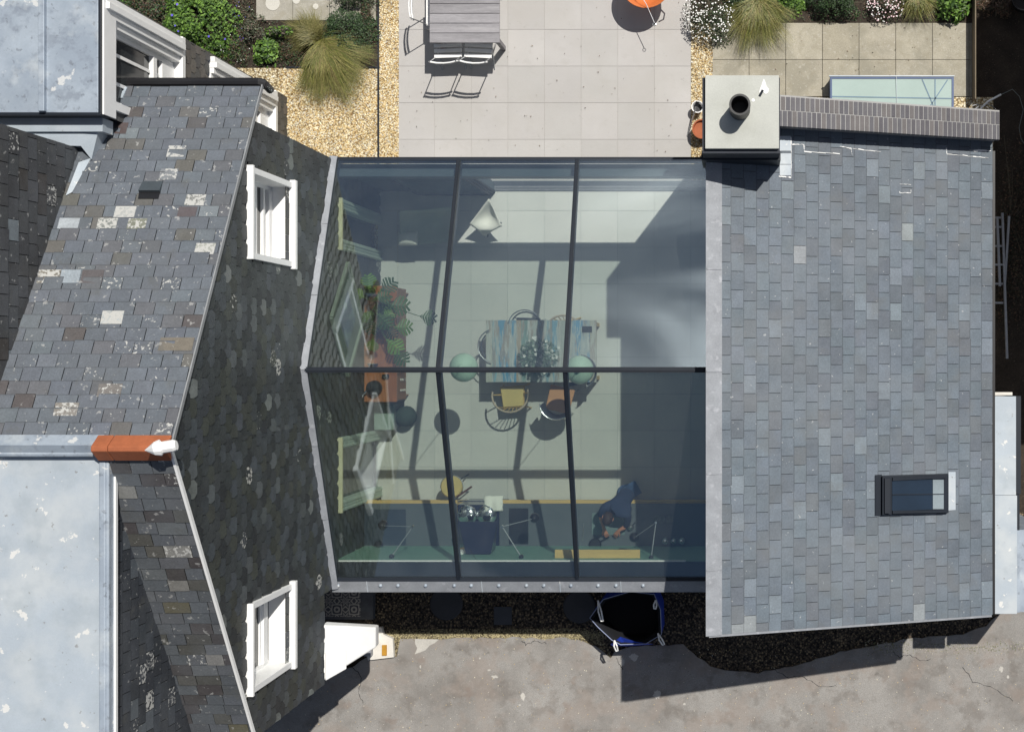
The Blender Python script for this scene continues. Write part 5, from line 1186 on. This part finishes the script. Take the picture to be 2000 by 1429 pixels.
inset(994, 992, 1032, 1062, mat('black_board', (.02, .022, .028), rough=.3), 'draining_board')
inset(1156, 1001, 1220, 1044, mat('steel_tray', lin((110, 128, 128)), rough=.4), 'hob')
rgk = thing('range_cooker', 'navy range cooker with two domed chrome lids', 'cooker', a(933, 1020, .9))
MB().box((ga, y_b, .0), (gb_, y_f - .02, .93)).build('body', M['navy'], rgk, bevel=.01)
for x in (913, 951):
    c = a(x, 1006, .935)
    MB().lathe([(.165, 0), (.16, .02), (.12, .055), (.06, .07), (0, .075)], c, 28).build('lid', M['chrome'], rgk, smooth=True)
    MB().tube([c + Vector((-.06, .10, .05)), c + Vector((-.02, .17, .08)), c + Vector((.06, .13, .07))], .008, 6).build('lid_handle', M['chrome'], rgk)
MB().tube([a(893, 978, .86), a(976, 978, .86)], .012, 8).build('rail', M['chrome'], rgk)
hd = thing('cooker_hood', 'dark blue extractor box above the back of the range cooker', 'extractor hood', a(934, 1050, 1.8))
MB().hexa([a(898, 1072, 1.5), a(968, 1072, 1.5), a(969, 1020, 1.5), a(896, 1020, 1.5)], [a(910, 1082, 1.9), a(958, 1082, 1.9), a(972, 1018, 1.8), a(895, 1018, 1.8)]).build('hood', M['navy'], hd, bevel=.01)
tw = thing('white_towel', 'white towel hung over the cooker rail', 'towel', a(963, 983, .9))
n = 8; vs_ = []
r_ = random.Random(9)
for i in range(n + 1):
    for j in range(n + 1):
        p = a(946 + 36 * i / n + r_.uniform(-1, 1), 968 + 30 * j / n + r_.uniform(-1, 1), .97 + .03 * math.sin(i * 1.4) * (j / n) - .12 * max(0, (.4 - j / n))); vs_.append(p)
o = MB().raw(vs_, [(i * (n + 1) + j, (i + 1) * (n + 1) + j, (i + 1) * (n + 1) + j + 1, i * (n + 1) + j + 1) for i in range(n) for j in range(n)]).build('cloth', M['canvas'], tw, smooth=True)
s_ = o.modifiers.new('thick', 'SOLIDIFY'); s_.thickness = .012
# wall lamps with jointed chrome arms
for (b_, j_, h_, z, lb) in [((1018, 1087), (981, 1028), (1043, 1012), 2.25, 'jointed chrome wall lamp next to the range cooker'), ((1272, 1088), (1281, 1020), (1238, 1050), 2.25, 'jointed chrome wall lamp over the east end of the worktop'), ((765, 1086), (806, 1028), (746, 1026), 2.25, 'jointed chrome wall lamp over the sink')]:
    B, J, Hd = a(*b_, z), a(*j_, z - .05), a(*h_, z - .25); t = thing('wall_lamp', lb, 'lamp', B, group='jointed wall lamps over the worktop')
    MB().lathe([(.035, -.02), (.035, .02), (0, .025)], B, 12).build('base', M['dark_metal'], t)
    MB().tube([B, J], .008, 6).tube([J, Hd], .005, 6).build('arm', M['lead'], t)
    MB().lathe([(.02, .03), (.02, -.03), (0, -.03)], J, 10).build('joint', M['chrome'], t)
    MB().lathe([(.075, -.08), (.07, -.03), (.03, .02), (0, .03)], Hd, 18).build('lamp_shade', M['black'], t, smooth=True)
sh = thing('wall_shelf', 'narrow pine shelf on the green wall above the worktop', 'shelf', a(1170, 1080, 2.2))
MB().box(a(1084, 1089, 2.2), a(1250, 1073, 2.23)).build('board', M['pine'], sh, bevel=.003)
for x in (1096, 1236): MB().box(a(x, 1088, 2.1), a(x + 4, 1076, 2.195)).build('bracket', M['dark_metal'], sh)
jg = thing('white_jug', 'white jug with a trailing black cord at the foot of the green wall', 'jug', a(905, 1078, 1.7)); c = a(905, 1078, 1.55)
MB().lathe([(.06, 0), (.065, .2), (.05, .26), (.055, .3), (.045, .3), (0, .26)], c, 16).build('body', M['white'], jg, smooth=True)
MB().tube([c + Vector((.05, 0, .24)), c + Vector((.10, -.01, .18)), c + Vector((.055, 0, .08))], .008, 6).build('handle', M['white'], jg)
wb = thing('wall_bracket', 'small pale ledge under the white jug', 'shelf', a(905, 1078, 1.5))
MB().box(a(890, 1086, 1.5), a(920, 1070, 1.54)).build('ledge', M['pine'], wb)
cd = tag(MB().tube([a(918, 1072, 2.0), a(930, 1092, 2.35), a(948, 1108, 2.5), a(952, 1114, 2.52), a(940, 1112, 2.52), a(926, 1110, 2.5)], .004, 5).build('power_cable', M['black']), 'thin black cord looping over the top of the green wall', 'cord')
for i, (x, y, s) in enumerate([(1300, 1055, .045), (1316, 1055, .04), (1332, 1055, .045)]):
    t = thing('glass_jar', ['steel lidded jar first in the row of three on the worktop', 'smaller steel lidded jar in the middle of the row of three', 'steel lidded jar last in the row of three near the annexe wall'][i], 'jar', a(x, y, .95), group='row of jars on the worktop'); c = a(x, y, .95)
    MB().lathe([(s, 0), (s * 1.1, .03), (s * 1.1, .10), (s * .8, .12), (0, .12)], c, 16).build('body', M['glass_pale'], t, smooth=True)
    MB().lathe([(s * .75, .12), (s * .75, .15), (s * .3, .155), (0, .17)], c, 16).build('lid', M['chrome'], t)
for i, (x, y, nm, lb) in enumerate([(1284, 1012, 'bowl', 'pale bowl in the shaded end of the worktop, west one of three'), (1293, 1013, 'bowl', 'pale bowl between two others in the shaded end of the worktop'), (1308, 1013, 'bowl', 'pale bowl in the shaded end of the worktop, east one of three')]):
    c = a(x, y, .95); t = tag(MB().lathe([(.03, 0), (.05, .03), (.06, .06), (.05, .055), (0, .02)], c, 16).build(nm, M['plastic_grey'], smooth=True), lb, 'bowl', 'bowls on the worktop')
kt = thing('steel_kettle', 'steel kettle with a dark handle right of the hob', 'kettle', a(1232, 1028, .95)); c = a(1232, 1028, .95)
MB().lathe([(.05, 0), (.055, .05), (.04, .09), (.015, .1), (0, .11)], c, 16).build('body', M['steel'], kt, smooth=True)
MB().tube([c + Vector((.03, .03, .08)), c + Vector((.08, .08, .12))], .009, 6).build('handle', M['black'], kt)
pn = thing('black_pan', 'black frying pan at the front of the worktop by the person', 'pan', a(1163, 1060, .95)); c = a(1163, 1062, .95)
MB().lathe([(.085, 0), (.10, .045), (.095, .045), (.08, .01), (0, .01)], c, 20).build('pan', M['black'], pn)
MB().bar(c + Vector((.09, .05, .045)), c + Vector((.22, .12, .06)), .02, .014).build('handle', M['black'], pn)
kf = tag(MB().bar(a(1140, 1022, .957), a(1138, 1056, .957), .016, .008).build('knife', M['steel']), 'thin pale knife lying on the worktop west of the hob', 'knife')

# ------------------------------------------------------------------ person leaning over the worktop
pe = thing('person', 'person in a dark blue shirt and jeans leaning over the hob from the north', 'person', g(1222, 958, 0))
def skin(name, nodes, edges, m, parent, sub=2):
    off = wloc(parent); me = bpy.data.meshes.new(name)
    me.from_pydata([tuple(Vector(p) - off) for p, r in nodes], edges, []); me.materials.append(m)
    o = bpy.data.objects.new(name, me); scene.collection.objects.link(o); o.parent = parent
    md = o.modifiers.new('skin', 'SKIN'); md.use_smooth_shade = True
    me.skin_vertices.new() if not me.skin_vertices else None
    for i, (p, r) in enumerate(nodes):
        sv = me.skin_vertices[0].data[i]; sv.radius = r if isinstance(r, tuple) else (r, r); sv.use_root = (i == 0)
    s2 = o.modifiers.new('sub', 'SUBSURF'); s2.levels = sub; s2.render_levels = sub
    return o
def P3(x, y, z): return a(x, y, z)
hip = P3(1228, 958, .98); waist = P3(1222, 970, 1.12); chest = P3(1208, 988, 1.33); neck = P3(1196, 1002, 1.44)
shR, shL = P3(1180, 990, 1.38), P3(1226, 1006, 1.36)
elR, haR = P3(1170, 1024, 1.16), P3(1184, 1040, 1.03)
elL, haL = P3(1222, 1028, 1.14), P3(1204, 1040, 1.03)
skin('shirt', [(hip, (.14, .11)), (waist, (.135, .10)), (chest, (.155, .11)), (neck, .065), (shR, .075), (P3(1172, 1008, 1.27), .055), (shL, .075), (P3(1226, 1018, 1.24), .055), (elL, .046)],
     [(0, 1), (1, 2), (2, 3), (2, 4), (4, 5), (2, 6), (6, 7), (7, 8)], M['denim'], pe)
fR, fL = g(1215, 955, .05), g(1243, 950, .05)
skin('jeans', [(hip - Vector((0, 0, .03)), (.145, .115)), (g(1222, 954, .80), .09), (g(1220, 958, .48), .062), (g(1217, 952, .09), .045), (g(1240, 950, .80), .09), (g(1241, 956, .48), .062), (g(1243, 949, .09), .045)],
     [(0, 1), (1, 2), (2, 3), (0, 4), (4, 5), (5, 6)], M['denim_pale'], pe)
for f_ in (g(1217, 956, .045), g(1243, 953, .045)):
    skin('shoe', [(f_ + Vector((0, .06, 0)), .042), (f_ + Vector((-.01, -.06, 0)), .045), (f_ + Vector((-.02, -.14, -.01)), .035)], [(0, 1), (1, 2)], M['black'], pe, 1)
def hand(w0, w1, tip, side, nm='arm'):
    d = (tip - w1).normalized(); s = Vector((-d.y, d.x, 0)).normalized() * side; dn = Vector((0, 0, -1))
    nodes = [(w0, .042), (w1 - d * .0, .027), (w1 + d * .035, (.034, .018)), (w1 + d * .075, (.038, .017))]; edges = [(0, 1), (1, 2), (2, 3)]
    for k, (o_, l_) in enumerate([(-.030, .068), (-.011, .078), (.010, .072), (.029, .056)]):
        b0 = w1 + d * .088 + s * o_; i = len(nodes)
        nodes += [(b0, .0095), (b0 + d * l_ * .5 + dn * .012, .0088), (b0 + d * l_ * .85 + dn * .035, .0078)]; edges += [(3, i), (i, i + 1), (i + 1, i + 2)]
    i = len(nodes); nodes += [(w1 + d * .03 - s * .035 + dn * .008, .012), (w1 + d * .065 - s * .058 + dn * .02, .0095), (w1 + d * .09 - s * .056 + dn * .03, .008)]; edges += [(2, i), (i, i + 1), (i + 1, i + 2)]
    return skin(nm, nodes, edges, M['skin'], pe, 1)
hand(P3(1173, 1006, 1.27), P3(1180, 1034, 1.10), P3(1186, 1048, 1.04), 1)
hand(elL, P3(1208, 1036, 1.10), P3(1200, 1048, 1.04), -1)
# head with face looking down at the hob
hc = P3(1187, 1012, 1.52)
fwd = Vector((-.25, -.72, -.65)).normalized(); up_ = Vector((-.1, -.55, .83)); up_ = (up_ - fwd * up_.dot(fwd)).normalized(); sd_ = fwd.cross(up_)
bm_vs, bm_fs = [], []; nu, nv = 20, 14
for i in range(nv + 1):
    ph = math.pi * i / nv
    for k in range(nu):
        th = 2 * math.pi * k / nu; x_, y_, z_ = math.sin(ph) * math.cos(th), math.sin(ph) * math.sin(th), math.cos(ph)
        wx = .073 * (1 - .22 * max(0, -z_)); fy = .092 * (1 + .05 * max(0, -z_) * (y_ > 0)); f_ = y_ * fy; up2 = z_ * .115
        if y_ > .75 and abs(x_) < .25 and -.45 < z_ < .05: f_ += .022 * (1 - abs(x_) / .25)      # nose
        if y_ > .6 and .12 < abs(x_) < .5 and .0 < z_ < .22: f_ -= .010                              # eye sockets
        if y_ > .7 and abs(x_) < .3 and -.75 < z_ < -.55: f_ += .006                                 # lips
        bm_vs.append(hc + sd_ * x_ * wx + fwd * f_ + up_ * up2)
for i in range(nv):
    for k in range(nu): bm_fs.append((i * nu + k, i * nu + (k + 1) % nu, (i + 1) * nu + (k + 1) % nu, (i + 1) * nu + k))
hdm = MB().raw(bm_vs, bm_fs)
for s1 in (-1, 1): hdm.raw([hc + sd_ * s1 * .072 + up_ * (.03 * math.sin(q)) + fwd * (.018 * math.cos(q)) for q in [k * .785 for k in range(8)]] + [hc + sd_ * s1 * .088 + up_ * (.034 * math.sin(q)) + fwd * (.02 * math.cos(q) - .008) for q in [k * .785 for k in range(8)]], [(k, (k + 1) % 8, 8 + (k + 1) % 8, 8 + k) for k in range(8)] + [tuple(range(8, 16))])
hdo = hdm.build('head', M['skin'], pe, smooth=True)
hvs = []
for i in range(nv + 1):
    ph = math.pi * i / nv
    for k in range(nu):
        th = 2 * math.pi * k / nu; x_, y_, z_ = math.sin(ph) * math.cos(th), math.sin(ph) * math.sin(th), math.cos(ph)
        q = 1.11 if (z_ > .35 or y_ < .15) and z_ > -.55 else .9
        hvs.append(hc + (sd_ * x_ * .075 + fwd * (y_ * .094) + up_ * z_ * .118) * q)
MB().raw(hvs, bm_fs).build('hair', M['hair'], pe, smooth=True)
for s1 in (-1, 1):
    e = hc + sd_ * s1 * .030 + fwd * .080 + up_ * .012
    MB().lathe([(0, -.011), (.008, -.007), (.011, 0), (.008, .007), (0, .011)], e, 10).build('eye', M['white'], hdo)

# stray dry leaves blown over the patio, the gravel and the slabs
mbx = MB(); r_ = random.Random(88)
for _ in range(170):
    x, y = (r_.uniform(785, 1345), r_.uniform(0, 300)) if r_.random() < .5 else ((r_.uniform(560, 735), r_.uniform(140, 300)) if r_.random() < .5 else (r_.uniform(1395, 1895), r_.uniform(46, 150)))
    p = g(x, y, .022); sz = r_.uniform(.006, .016); th = r_.uniform(0, 6.28)
    d1 = Vector((math.cos(th), math.sin(th), r_.uniform(-.3, .3))) * sz; d2 = Vector((-math.sin(th), math.cos(th), r_.uniform(-.3, .3))) * sz * .5
    mbx.face([p - d1, p + d2, p + d1, p - d2], r_.choice(BR + [lin((120, 104, 70))]))
struct('stray_leaves', mbx, M['leaf'], kind='stuff')
